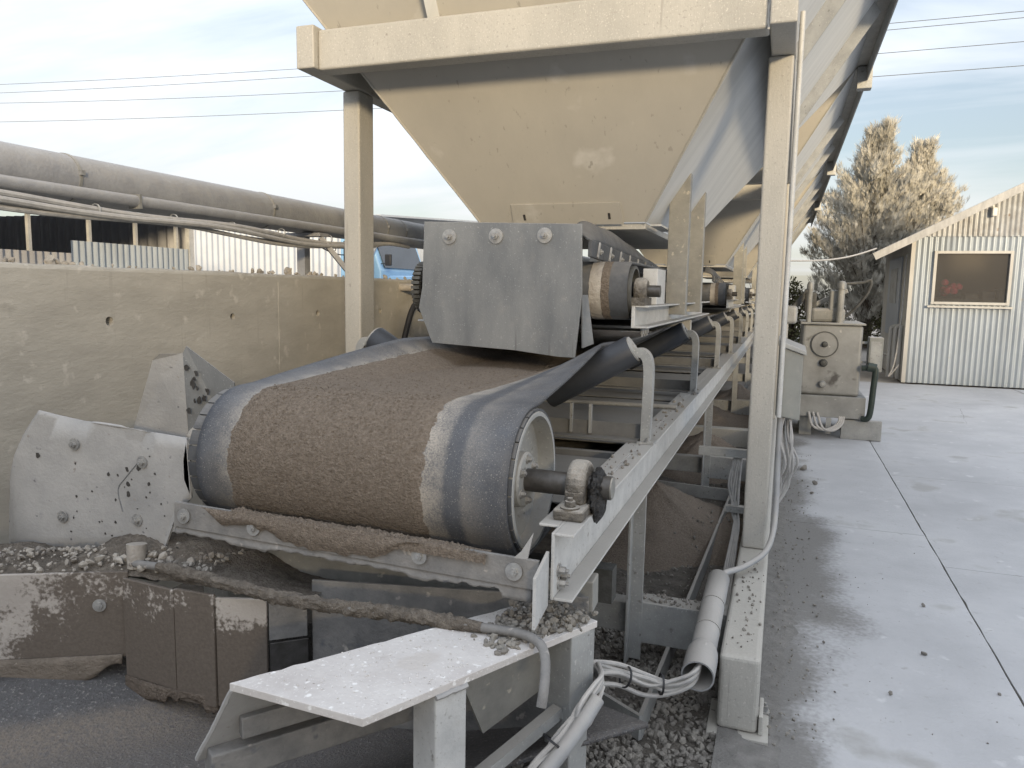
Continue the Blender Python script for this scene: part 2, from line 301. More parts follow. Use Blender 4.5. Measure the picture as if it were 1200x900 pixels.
# rocks ------------------------------------------------------------------
def ico(sub):
    bm = bmesh.new(); bmesh.ops.create_icosphere(bm, subdivisions=sub, radius=1)
    v = np.array([x.co[:] for x in bm.verts]); f = [tuple(q.index for q in x.verts) for x in bm.faces]; bm.free(); return v, f
ICO = {1: ico(1), 2: ico(2)}
RNG = np.random.default_rng(5)
def rock_verts(size, sub=1):
    v, f = ICO[sub]; k = RNG.normal(size=3)*3; w_ = v.copy()
    jit = 1 + RNG.uniform(-.28, .22, (len(v), 1)); w_ = w_*jit
    for _ in range(4):
        d = RNG.normal(size=3); d /= np.linalg.norm(d); c = RNG.uniform(.45, .8); e = w_@d; w_ -= np.outer(np.clip(e-c, 0, None), d)
    w_ *= np.array([1, RNG.uniform(.65, 1), RNG.uniform(.5, .85)])
    q = RNG.normal(size=4); q /= np.linalg.norm(q); x, y, z, ww = q
    R = np.array([[1-2*(y*y+z*z), 2*(x*y-z*ww), 2*(x*z+y*ww)], [2*(x*y+z*ww), 1-2*(x*x+z*z), 2*(y*z-x*ww)], [2*(x*z-y*ww), 2*(y*z+x*ww), 1-2*(x*x+y*y)]])
    return (w_@R.T)*size, f
def rocks(name, places, m, sub=1, **kw):
    vs = []; fs = []
    for (x, y, z, sz) in places:
        v, f = rock_verts(sz, sub); k = len(vs); vs += [(q[0]+x, q[1]+y, q[2]+z) for q in v]; fs += [tuple(i+k for i in t) for t in f]
    b = MB(); b.v = vs; b.f = fs; o = b.build(name, m); return tag(o, **kw)

# ================================================================== SETTING
g = MB()
g.sheet(None, None, None, 60, 60, lambda u, v: ((u-.5)*900, (v-.4)*900, -.03))
M['yard'] = mat('pale_yard_dust', (.36, .335, .30), (.27, .25, .225), .8, .95, 0, .3, 20, spec=.15)
tag(g.build('ground', 'yard'), kind='structure')

def stained(m, build):
    t = m.node_tree; n = t.nodes; l = t.links; b = n['Principled BSDF']; old = b.inputs['Base Color'].links[0].from_socket
    g = n.new('ShaderNodeNewGeometry'); sp = n.new('ShaderNodeSeparateXYZ'); l.new(g.outputs['Position'], sp.inputs[0])
    def noise_(sc, det=6):
        q = n.new('ShaderNodeTexNoise'); q.inputs['Scale'].default_value = sc; q.inputs['Detail'].default_value = det; l.new(g.outputs['Position'], q.inputs['Vector']); return q.outputs[0]
    def mr(src, a0, a1, b0=0, b1=1):
        q = n.new('ShaderNodeMapRange'); q.interpolation_type = 'SMOOTHSTEP'
        for k_, v_ in zip((1, 2, 3, 4), (a0, a1, b0, b1)): q.inputs[k_].default_value = v_
        l.new(src, q.inputs[0]); return q.outputs[0]
    def op(o_, x_, y_):
        q = n.new('ShaderNodeMath'); q.operation = o_
        for k_, v_ in ((0, x_), (1, y_)):
            if isinstance(v_, (int, float)): q.inputs[k_].default_value = v_
            else: l.new(v_, q.inputs[k_])
        return q.outputs[0]
    f, colr = build(sp.outputs, noise_, mr, op, n, l, g)
    cn = n.new('ShaderNodeMixRGB'); cn.inputs[1].default_value = (*colr, 1); cn.inputs[2].default_value = (*[c_*.55 for c_ in colr], 1); l.new(noise_(120, 4), cn.inputs[0])
    mx = n.new('ShaderNodeMixRGB'); l.new(f, mx.inputs[0]); l.new(old, mx.inputs[1]); l.new(cn.outputs[0], mx.inputs[2]); l.new(mx.outputs[0], b.inputs['Base Color'])
    return m
def slab_dirt(xyz, noise_, mr, op, n, l, g):
    # film of spilled fines thinning out from the skid, and hairline cracks in patches
    x_ = op('ADD', xyz[0], op('MULTIPLY', op('SUBTRACT', noise_(1.6), .5), -.75)); x_ = op('ADD', x_, op('MULTIPLY', op('SUBTRACT', noise_(45), .5), .22))
    x_ = op('SUBTRACT', x_, op('MULTIPLY', op('MULTIPLY', mr(xyz[1], 2.9, 3.9), mr(xyz[1], 5.6, 4.6)), .11)); film = mr(x_, .33, .10, 0, .95)
    vo = n.new('ShaderNodeTexVoronoi'); vo.feature = 'DISTANCE_TO_EDGE'; vo.inputs['Scale'].default_value = .42
    wv = n.new('ShaderNodeMixRGB'); wv.inputs[0].default_value = .06; l.new(g.outputs['Position'], wv.inputs[1])
    nn = n.new('ShaderNodeTexNoise'); nn.inputs['Scale'].default_value = 3.0; nn.inputs['Detail'].default_value = 6; l.new(g.outputs['Position'], nn.inputs['Vector']); l.new(nn.outputs['Color'], wv.inputs[2]); l.new(wv.outputs[0], vo.inputs['Vector'])
    crk = op('MULTIPLY', mr(vo.outputs['Distance'], .0022, .0, 0, .8), mr(noise_(.5), .50, .56))
    return op('MAXIMUM', film, crk), (.235, .226, .212)
stained(M['slab'], slab_dirt)
# concrete apron: each slab cast apart, recessed joints between
ap = thing('concrete_apron', None, None, (2, 8, 0), kind='structure')
rows = [(.03, .8985, [0.6, 5.14, 8.75, 13.0, 18.5]), (.9015, 3.6, [0.6, 2.3, 4.565, 6.84, 9.3, 12.1, 14.4]), (3.61, 7.4, [1, 4.55, 8.0, 11.3, 14.4]), (7.41, 12, [1, 6.0, 11.0, 14.4])]
for x0, x1, ys in rows:
    for y0, y1 in zip(ys, ys[1:]):
        b = MB(); nx, ny = 14, 22; g_ = .0025
        def fn(u, v, x0=x0, x1=x1, y0=y0, y1=y1):
            x = x0+g_+(x1-x0-2*g_)*u; y = y0+g_+(y1-y0-2*g_)*v
            ed = min(u, 1-u)*(x1-x0); ee = min(v, 1-v)*(y1-y0); e = min(ed, ee)
            if e < 1e-6: x += nz(x*9, y*9)*.006; y += nz(x*9+5, y*9)*.006
            return (x, y, .0 + nz(x*.8, y*.8)*.002 - (.006 if e < 1e-6 else 0))
        b.sheet(None, None, None, nx, ny, fn)
        rim_ = [i for i in range(nx+1)]+[j*(nx+1)+nx for j in range(1, ny+1)]+[ny*(nx+1)+i for i in range(nx-1, -1, -1)]+[j*(nx+1) for j in range(ny-1, 0, -1)]
        k0 = len(b.v); b.v += [(b.v[i][0], b.v[i][1], -.11) for i in rim_]; m_ = len(rim_)
        b.f += [(rim_[i], rim_[(i+1) % m_], k0+(i+1) % m_, k0+i) for i in range(m_)]+[tuple(range(k0, k0+m_))]
        b.build('slab', 'slab', ap, smooth=True)
# joint filler dirt below
jb = MB(); jb.box(.0, 12, .6, 14.4, -.2, -.012); jb.box(0, .9, 14.4, 18.5, -.2, -.012); jb.build('joint_filler', 'dirt', ap)

# ------------------------------------------------------------------ left concrete wall with tie holes
wl = thing('concrete_wall', 'long low board-marked concrete wall topped with loose stones behind the conveyor', 'wall', (-3.0, 6, 0))
wb = MB(); WX, WT = -2.75, 1.525
holes_y = [0.95+.783*i for i in range(30)]
ring = 16
def sqpt(cy, cz, hy, hz_, i):
    t = i/ring*4; s_ = int(t); fr = t-s_
    c = [(-1,-1),(1,-1),(1,1),(-1,1),(-1,-1)]
    y = c[s_][0]+(c[s_+1][0]-c[s_][0])*fr; z = c[s_][1]+(c[s_+1][1]-c[s_][1])*fr
    return (WX, cy+y*hy, cz+z*hz_), math.atan2(z, y)
for cy in holes_y:
    for cz, hole in ((1.29, 1), (.3, 0)):
        z0, z1 = (1.05, WT-.02) if hole else (-.2, 1.05)
        y0, y1 = cy-.3915, cy+.3915
        if not hole: wb.add([(WX,y0,z0),(WX,y1,z0),(WX,y1,z1),(WX,y0,z1)], [(0,1,2,3)]); continue
        vs = []; hz_ = .03
        sq = [sqpt(cy, cz, .08, .08, i) for i in range(ring)]
        vs += [q for q, _ in sq]
        R = .018 + .004*random.random()
        for dx_ in (0, -.04):
            for q, an in sq: vs.append((WX+dx_, cy+cos(an)*R, cz+sin(an)*R*(1 if dx_ == 0 else .9)))
        fs = [(i, (i+1) % ring, ring+(i+1) % ring, ring+i) for i in range(ring)]
        fs += [(ring+i, ring+(i+1) % ring, 2*ring+(i+1) % ring, 2*ring+i) for i in range(ring)] + [tuple(range(2*ring, 3*ring))]
        wb.add(vs, fs)
        for (ya, yb, za, zb) in ((y0, y1, z0, cz-.08), (y0, y1, cz+.08, z1), (y0, cy-.08, cz-.08, cz+.08), (cy+.08, y1, cz-.08, cz+.08)):
            wb.add([(WX,ya,za),(WX,yb,za),(WX,yb,zb),(WX,ya,zb)], [(0,1,2,3)])
ya, yb = holes_y[0]-.3915, holes_y[-1]+.3915
# rounded worn arris, top, back and ends
def arr(u, v):
    y = ya+(yb-ya)*u; prof = [(WX, WT-.02), (WX-.003, WT-.010), (WX-.010, WT-.003), (WX-.022, WT), (WX-.3, WT), (WX-.3, -.2)]
    x, z = prof[min(5, int(round(v*5)))]
    wob = nz(y*6, x*20)*.004+nz(y*25)*.002
    return (x-(abs(wob) if 0 < v < .7 else 0), y, z+(wob if 0 < v < .7 else 0))
wb.sheet(None, None, None, 400, 5, arr)
wb.add([(WX,ya,-.2),(WX,ya,WT-.02),(WX-.3,ya,WT),(WX-.3,ya,-.2)], [(0,1,2,3)]); wb.add([(WX,yb,-.2),(WX,yb,WT-.02),(WX-.3,yb,WT),(WX-.3,yb,-.2)], [(3,2,1,0)])
wb.build('wall_face', 'wall', wl)
for k_ in range(0, 30, 3):
    yy = holes_y[k_]+.3915+.02*nz(k_*3.1)
    MB().tube([(WX-.0015, yy+.003*nz(j*.7+k_), -.1+1.58*j/24) for j in range(25)], [.0032+.0012*nz(j*1.3+k_) for j in range(25)], 6).build('form_joint', 'wall', wl, smooth=True)
bk = MB()
def bank(u, v):
    x = -3.02-u*1.6; y = .5+v*23
    return (x, y, 1.50+.02*nz(x*5, y*5)-u*u*.35+.03*fbm(x*2, y*2))
bk.sheet(None, None, None, 14, 120, bank)
tag(bk.build('stockpile_bank', 'sandgrey', smooth=True), 'grey bank of fines heaped up behind the concrete wall', 'bank')
# stones lying along the wall top: individuals
spots = [(.2, .06), (2.28, .055), (2.15, .04), (2.45, .035), (3.62, .05), (3.7, .04), (4.03, .062)]
k = 0
for i in range(74):
    y = 1.9+5.2*random.random()**1.15; s_ = random.choice([.008, .010, .012, .014, .018, .022])
    if i < len(spots): y, s_ = spots[i]; y = max(y, 2.0); s_ *= .5
    v, f = rock_verts(s_, 2 if s_ > .025 else 1)
    b = MB(); b.v = [tuple(q) for q in v]; b.f = f
    o = b.build('wall_stone', 'stonepale'); o.location = (WX-.03-random.random()*.16, y, WT-.002-float(v[:, 2].min())*.86)
    tag(o, 'largest pale broken stone on the concrete wall near the steel post' if i == 6 else 'pale loose stone lying on top of the concrete wall', 'stone', 'loose stones along the wall top')

# ================================================================== LEFT BACKGROUND
def corrugated(mb, o, du, width, z0, z1, pitch=.09, amp=.012, nrm=None, steps=6, ztop=None):
    """o start point, du horizontal unit direction, wave along du"""
    o = V(o); du = V(du).normalized(); nn = V((du.y, -du.x, 0)); n = max(2, int(width/pitch*steps)); vs = []
    for i in range(n+1):
        s_ = width*i/n; q = o+du*s_+nn*amp*cos(2*pi*s_/pitch); zt = ztop(s_) if ztop else z1
        vs += [(q.x, q.y, z0), (q.x, q.y, zt)]
    return mb.add(vs, [(2*i, 2*i+2, 2*i+3, 2*i+1) for i in range(n)])
SX = -9.0
os_ = thing('open_shed', 'open-sided shed with dark roof and low corrugated wall beyond the concrete wall', 'shed', (SX-3, 5, 0))
y = 1.0
while y < 9.75:     # lower corrugated wall, sheet by sheet
    wdt = min(.95, 9.8-y); b = MB(); corrugated(b, (SX+(.012 if int(y*2) % 2 else 0), y, 0), (0, 1, 0), wdt, 0, 2.02 if y > 7.1 else 1.85, .105, .016); b.build('wall_sheet', 'corr' if y > 7.1 else 'corrdark', os_, smooth=True); y += .95
for yy in (2.2, 4.7, 7.15, 8.05, 8.85, 9.65):
    MB().box(SX-.12, SX-.07, yy-.02, yy+.02, 0, 2.74).build('post', 'white', os_)
MB().plate([(SX+.7, .5, 2.62), (SX+.7, 9.95, 2.62), (SX-8, 9.95, 3.6), (SX-8, .5, 3.6)], .05).build('roof', 'roofdark', os_)
for i in range(9):
    yy = .7+i*1.12; MB().beam((SX+.65, yy, 2.56), (SX-7.9, yy, 3.52), .06, .1).build('rafter', 'roofdark', os_)
for i in range(5):
    MB().box(SX-1.5*i, SX-1.5*i+.06, .5, 9.95, 2.63+.17*i-.02, 2.70+.17*i-.02).build('purlin', 'roofdark', os_)
b = MB(); corrugated(b, (SX-7.5, .5, 0), (0, 1, 0), 9.4, 0, 3.5, .2, .03); b.build('back_wall', 'corrdark', os_)
b = MB(); corrugated(b, (SX-7.5, 9.93, 0), (1, 0, 0), 7.4, 0, 2.62, .2, .03); b.build('end_wall', 'corrdark', os_)
MB().box(SX-.05, SX+.03, 9.80, 9.90, 0, 2.75).build('corner_post', 'white', os_)

pb = thing('pale_building', 'pale blue-white corrugated building beyond the wall, seen under the pipe', 'building', (-14, 18, 0))
X0, X1, YB = -18.6, -10.2, 18.0
x = X0
while x < X1-.01:
    b = MB(); corrugated(b, (x, YB, 0), (1, 0, 0), min(1.0, X1-x), 0, 3.35, .2, .025); b.build('wall_sheet', 'corrwhite', pb, smooth=True); x += 1.0
b = MB(); corrugated(b, (X1, YB, 0), (0, 1, 0), 9, 0, 3.35, .2, .025); b.build('side_wall', 'corrwhite', pb, smooth=True)
MB().plate([(X0-.1, YB-.12, 3.36), (X1+.12, YB-.12, 3.36), (X1+.12, YB+9, 3.95), (X0-.1, YB+9, 3.95)], .05).build('roof', 'corrwhite', pb)
MB().box(X1-.08, X1+.04, YB-.06, YB+.06, 0, 3.3).build('corner_trim', 'white', pb)

# blue truck cab beyond the wall
tr = thing('blue_truck', 'light blue truck cab half hidden behind the steel post and concrete wall', 'truck', (-8.9, 15.5, 0))
b = MB(); cx0, cx1, cy0, cy1 = -9.5, -8.35, 15.0, 17.2
prof = [(cx0, 1.0), (cx0, 2.55), (cx0+.15, 2.72), (-9.0, 2.72), (-8.72, 2.60), (-8.45, 1.85), (-8.45, 1.0)]
n_ = len(prof); b.add([(x, cy0, z) for x, z in prof]+[(x, cy1, z) for x, z in prof], [tuple(range(n_-1, -1, -1)), tuple(range(n_, 2*n_))]+[(i, (i+1) % n_, n_+(i+1) % n_, n_+i) for i in range(n_)])
b.build('cab', 'blue', tr, bevel=.04)
MB().box(-8.45, -7.2, cy0+.15, cy1-.15, .9, 1.75).build('hood', 'blue', tr, bevel=.1)
MB().box(-10.8, -7.1, cy0+.3, cy1-.3, .5, .9).build('chassis', 'soot', tr)
MB().plate([(-9.4, cy0-.006, 1.95), (-8.75, cy0-.006, 1.95), (-8.92, cy0-.006, 2.5), (-9.4, cy0-.006, 2.5)], .01, (0, -1, 0)).build('side_window', 'glassd', tr)
MB().plate([(-8.69, cy0+.15, 2.55), (-8.44, cy0+.15, 1.92), (-8.44, cy1-.15, 1.92), (-8.69, cy1-.15, 2.55)], .012).build('windshield', 'glassd', tr)
MB().tube(cat_rom([(-8.62, cy0-.16, .8), (-8.62, cy0-.16, 2.0), (-8.62, cy0-.16, 2.2), (-8.5, cy0-.16, 2.42), (-8.38, cy0-.16, 2.48)], 5), .075, 12).build('exhaust_stack', 'corrwhite', tr, smooth=True)
mr_ = MB().box(-8.2, -8.05, cy0-.3, cy0-.22, 1.95, 2.2).build('mirror', 'black', tr, bevel=.02)
MB().beam((-8.45, cy0, 2.0), (-8.12, cy0-.25, 2.0), .02, .02).build('mirror_arm', 'black', mr_)
for wx in (-10.3, -7.8):
    for wy in (cy0+.05, cy1-.35):
        t_ = MB().lathe((wx, wy, .5), (0, 1, 0), [(.25, 0), (.45, 0), (.5, .05), (.5, .25), (.45, .3), (.25, .3)], 28).build('wheel', 'tyre', tr, smooth=True)
        MB().cyl((wx, wy+.02, .5), (wx, wy+.28, .5), .27, n=20).build('rim', 'zinc', t_)

# overhead pipe with conduit and cables, on brackets fixed to the wall
PXc, PZc = -3.0, 1.905
op = thing('overhead_pipe', 'thick dusty grey pipe running above the concrete wall', 'pipe', (PXc, 6, 1.525))
MB().cyl((PXc, .5, PZc), (PXc, 20, PZc), .105, n=40).build('pipe_body', 'pipe', op, smooth=True)
for yy in (2.53, 3.86, 5.25, 5.55, 7.2, 9.0, 11):
    o = MB().lathe((PXc, yy, PZc), (0, 1, 0), [(.1045, 0), (.1085, 0), (.1085, .014), (.1045, .014)], 40, True).build('band_clamp', 'creamdark', op, smooth=True)
    MB().box(PXc+.095, PXc+.12, yy-.003, yy+.017, PZc+.01, PZc+.03).build('clamp_bolt', 'zinc', o)
for yy in (1.0, 4.30, 8.4, 12.0, 16.0):
    br = MB().box(PXc-.1, PXc+.16, yy-.05, yy+.05, PZc-.125, PZc-.103).build('bracket', 'pipe', op)
    MB().beam((PXc+.13, yy, PZc-.13), (PXc+.30, yy+.15, 1.50), .05, .03).build('strut', 'pipe', br)
    MB().box(PXc-.03, PXc+.03, yy-.03, yy+.03, 1.5, PZc-.125).build('upright', 'pipe', br)
cd_ = thing('wall_conduit', 'slim grey conduit strapped along the near side of the overhead pipe', 'conduit', (-2.87, 6, 1.525))
MB().cyl((-2.87, .5, 1.835), (-2.87, 20, 1.835), .027, n=20).build('conduit_tube', 'pipe', cd_, smooth=True)
for yy in (2.8, 4.9, 7.6): MB().box(-2.91, -2.84, yy, yy+.012, 1.80, 1.866).build('strap', 'creamdark', cd_)
cbs = thing('pipe_cables', 'loose grey cables slung beneath the overhead pipe', 'cables', (-2.85, 4, 1.525))
for i, (dz, ph, dx_) in enumerate(((0, 0, 0), (-.016, .6, .012), (-.030, 1.7, -.004), (-.02, 2.6, -.02))):
    pts = []
    for j in range(15):
        yy = .8+j*.27; sag = -.012*(1+sin(j*1.1+ph))-.03*sstep(2.4, 4.2, yy); pts.append((-2.83+dx_*1.4+.010*sin(j*.9+ph), yy, 1.792+dz*1.3+sag))
    pts += [(-2.84, 4.72, 1.725+dz*.6-.012*i), (-2.84, 4.85, 1.765+dz), (-2.86, 5.2, 1.79), (-2.9, 5.6, 1.79)]
    MB().tube(cat_rom(pts, 5), .0135 if i < 2 else .0105, 8).build('cable', 'cable', cbs, smooth=True)
for yy in (2.55, 3.0, 3.42, 3.85, 4.35): MB().lathe((-2.84, yy, 1.770), (0, 1, 0), [(.024, 0), (.026, 0), (.026, .008), (.024, .008)], 12, True).build('cable_tie', 'white', cbs)
MB().tube(cat_rom([(-2.84, 4.2, 1.74), (-2.83, 4.28, 1.70), (-2.82, 4.45, 1.672), (-2.82, 4.62, 1.685)], 6), .004, 6).build('loose_wire', 'black', cbs)
MB().tube(cat_rom([(-2.83, 4.42, 1.735), (-2.82, 4.40, 1.70), (-2.82, 4.36, 1.672)], 5), .003, 6).build('loose_wire', 'black', cbs)
hz_ = MB().tube(cat_rom([(-2.68, 5.05, .95), (-2.67, 5.12, 1.15), (-2.65, 5.2, 1.32), (-2.62, 5.38, 1.44)], 6), .022, 10)
solo(hz_, 'black_hose', 'black', 'black hose curving up beside the concrete wall left of the deflector plate', 'hose', (-2.68, 5.05, .95), smooth=True)
st = MB().cyl((-2.82, 5.15, WT-.06), (-2.40, 5.3, WT-.065), .028, n=14)
solo(st, 'crusted_pipe_stub', 'stonepale', 'short crusted pipe stub lying across the wall top beside the deflector', 'pipe', (-2.8, 5.15, WT-.06), smooth=True)

# ================================================================== HOPPER FRAME
PER = 5.48
hf = thing('support_gantry', 'dusty cream steel skid frame with posts and beams carrying the hoppers', 'frame', (-1.13, 3, 0))
YE = 26
for x0, x1 in ((-.135, -.005), (-2.255, -2.125)):
    sk = MB().box(x0, x1, 2.47, YE, .018, .277).build('skid_beam', 'cream', hf, bevel=.016, seg=3)
    MB().box(x0-.03, x1+.035, 2.44, 2.66, .0, .0175).build('foot_plate', 'cream', sk, bevel=.003)
    MB().box(x1+.003, x1+.016, 2.47, 2.60, .018, .085).build('foot_gusset', 'cream', sk, bevel=.003)
    MB().bolt((x1+.022, 2.63, .0175), (0, 0, 1), .010, .02).build('anchor_bolt', 'zinc', sk)
for x0, x1 in ((-.125, -.02), (-2.255, -2.155)):
    for yy in [3.60+PER*i for i in range(4)]+[7.6+PER*i for i in range(3)]:
        MB().box(x0, x1, yy, yy+.15, .278, 2.479).build('post', 'cream', hf, bevel=.010, seg=3)
for x0, x1 in ((-.115, -.015), (-2.25, -2.152)):
    MB().box(x0, x1, 3.19, YE, 2.48, 2.676).build('side_beam', 'cream', hf, bevel=.007)
for i in range(4):
    MB().box(-2.151, -.116, 3.222+PER*i, 3.33+PER*i, 2.476, 2.660).build('cross_beam', 'cream', hf, bevel=.012, seg=3)
    if i: MB().box(-2.15, -.117, 7.6+PER*(i-1), 7.7+PER*(i-1), 2.49, 2.65).build('cross_beam', 'cream', hf, bevel=.01)
wbd = MB().tube([(-.119+.002*sin(i*2.1), 3.219, 2.47+.2*i/14) for i in range(15)], [.005+.0015*sin(i*3.3) for i in range(15)], 8)
wbd.build('weld_bead', 'trim', hf, smooth=True)
for yy in (7.3,): MB().box(-2.124, -.136, yy, yy+.12, .03, .2).build('skid_tie', 'cream', hf, bevel=.006)

# ================================================================== HOPPERS
HB, HT, SS, SR = 1.81, 3.63, .66, 1.40
CX = -1.13
def hopper(i):
    d = PER*i
    lab = ['nearest dusty cream steel hopper tapering to its outlet above the deflector plate', 'second hopper in the row, its lit front seen behind the nearest hopper', 'third hopper in the row, mostly hidden behind the tall right post', 'farthest hopper at the end of the row'][i]
    h = thing('hopper', lab, 'hopper', (CX, 4.8+d, HB), 'hoppers in a row on the frame')
    hh = HT-HB
    def P(sx, front, z):
        k_ = z-HB; return (CX+sx*(.446+SS*k_), (3.9-SS*k_ if front else 5.70+SR*k_)+d, z)
    T = .008
    f_n = V((0, -1, -SS)).normalized()
    MB().plate([P(-1, 1, HB), P(1, 1, HB), P(1, 1, HT), P(-1, 1, HT)], T).build('front_panel', 'panel', h)
    MB().plate([P(1, 0, HB), P(-1, 0, HB), P(-1, 0, HT), P(1, 0, HT)], T).build('rear_panel', 'panel', h)
    for s_ in (1, -1):
        sp_ = MB().plate([P(s_, 1, HB), P(s_, 0, HB), P(s_, 0, HT), P(s_, 1, HT)], T).build('side_panel', 'galv', h)
        nn = V((s_, 0, -SS)).normalized()
        for ry, z0 in ((4.20, 2.2), (4.66, 2.70), (6.42, 2.72)):       # pressed stiffener: flat bar standing off the panel
            if ry == 4.20: continue
            A = V((CX+s_*(.446+SS*(z0-HB)), ry+d, z0)); B = V((CX+s_*(.446+SS*(HT-.05-HB)), ry+d, HT-.05)); dr = (B-A).normalized()
            MB().add([A+nn*.004+V((0, -.10, 0)), B+nn*.004+V((0, -.10, 0)), A+nn*.075, B+nn*.075, A+nn*.075+V((0, .012, 0)), B+nn*.075+V((0, .012, 0)), A+nn*.004+V((0, .012, 0)), B+nn*.004+V((0, .012, 0))],
                     [(0, 1, 3, 2), (2, 3, 5, 4), (4, 5, 7, 6), (0, 2, 4, 6), (1, 7, 5, 3)]).build('stiffener', 'frame', sp_)
        a_ = V(P(s_, 1, HT)); b_ = V(P(s_, 0, HT))
        MB().add([a_, a_+V((s_*.10, 0, 0)), b_+V((s_*.10, 0, 0)), b_, a_-V((0, 0, .01)), a_+V((s_*.1, 0, -.01)), b_+V((s_*.1, 0, -.01)), b_-V((0, 0, .01)),
                  a_+V((s_*.1, 0, -.15)), b_+V((s_*.1, 0, -.15)), a_+V((s_*.09, 0, -.15)), b_+V((s_*.09, 0, -.15)), a_+V((s_*.09, 0, -.01)), b_+V((s_*.09, 0, -.01))],
                 [(0, 1, 2, 3), (1, 8, 9, 2), (8, 10, 11, 9), (10, 12, 13, 11), (12, 4, 7, 13), (0, 4, 12, 10, 8, 1), (3, 2, 9, 11, 13, 7)]).build('rim', 'frame', h)
        MB().box(a_.x+s_*.06-.05, a_.x+s_*.06+.05+.03*s_, a_.y-.06, a_.y+.06, HT-.22, HT-.02).build('rim_bracket', 'frame', h, bevel=.004)
    # front stiffener and small access cover
    k0 = V(P(0, 1, 2.675)); k1 = V(P(0, 1, HT)); off = V((-.46, 0, 0))
    MB().add([k0+off+V((-.03, 0, 0))+f_n*.004, k0+off+V((.03, 0, 0))+f_n*.004, k0+off+f_n*.07, k1+off+V((-.03, 0, 0))+f_n*.004, k1+off+V((.03, 0, 0))+f_n*.004, k1+off+f_n*.07],
             [(0, 2, 5, 3), (2, 1, 4, 5), (0, 1, 2), (3, 5, 4)]).build('front_stiffener', 'galv', h)
    c = [V(P(0, 1, z)) for z in (1.805, 1.905)]
    MB().plate([c[0]+V((-.26, 0, 0))+f_n*.008, c[0]+V((.335, 0, 0))+f_n*.008, c[1]+V((.325, 0, 0))+f_n*.008, c[1]+V((-.255, 0, 0))+f_n*.008], .006).build('access_cover', 'panel', h)
    MB().box(CX-.44, CX+.44, 3.93+d, 5.69+d, 1.775, 1.808).build('outlet_collar', 'cream', h, bevel=.003)
    for xx in (CX-.19, CX+.265):
        q = V(P(0, 1, 1.83))+V((xx-CX, 0, 0))+f_n*.010
        MB().beam(q, q+V((0, -.66*.028, .028)), .012, .006, f_n).build('slot', 'shaft', h)
    for s_ in (1, -1):
        q0, q1 = V(P(s_, 1, HB)), V(P(s_, 1, HT)); MB().tube([q0.lerp(q1, j/60)+f_n*.004+V((.002*nz(j*1.9), 0, 0)) for j in range(61)], [.006+.002*nz(j*1.3+7) for j in range(61)], 6).build('corner_weld', 'cream', h, smooth=True)
    if i == 0:
        MB().box(-.665, -.61, 3.93, 4.3, 1.79, 1.80).build('lower_flange', 'white', h)
    return h
for i in range(4): hopper(i)

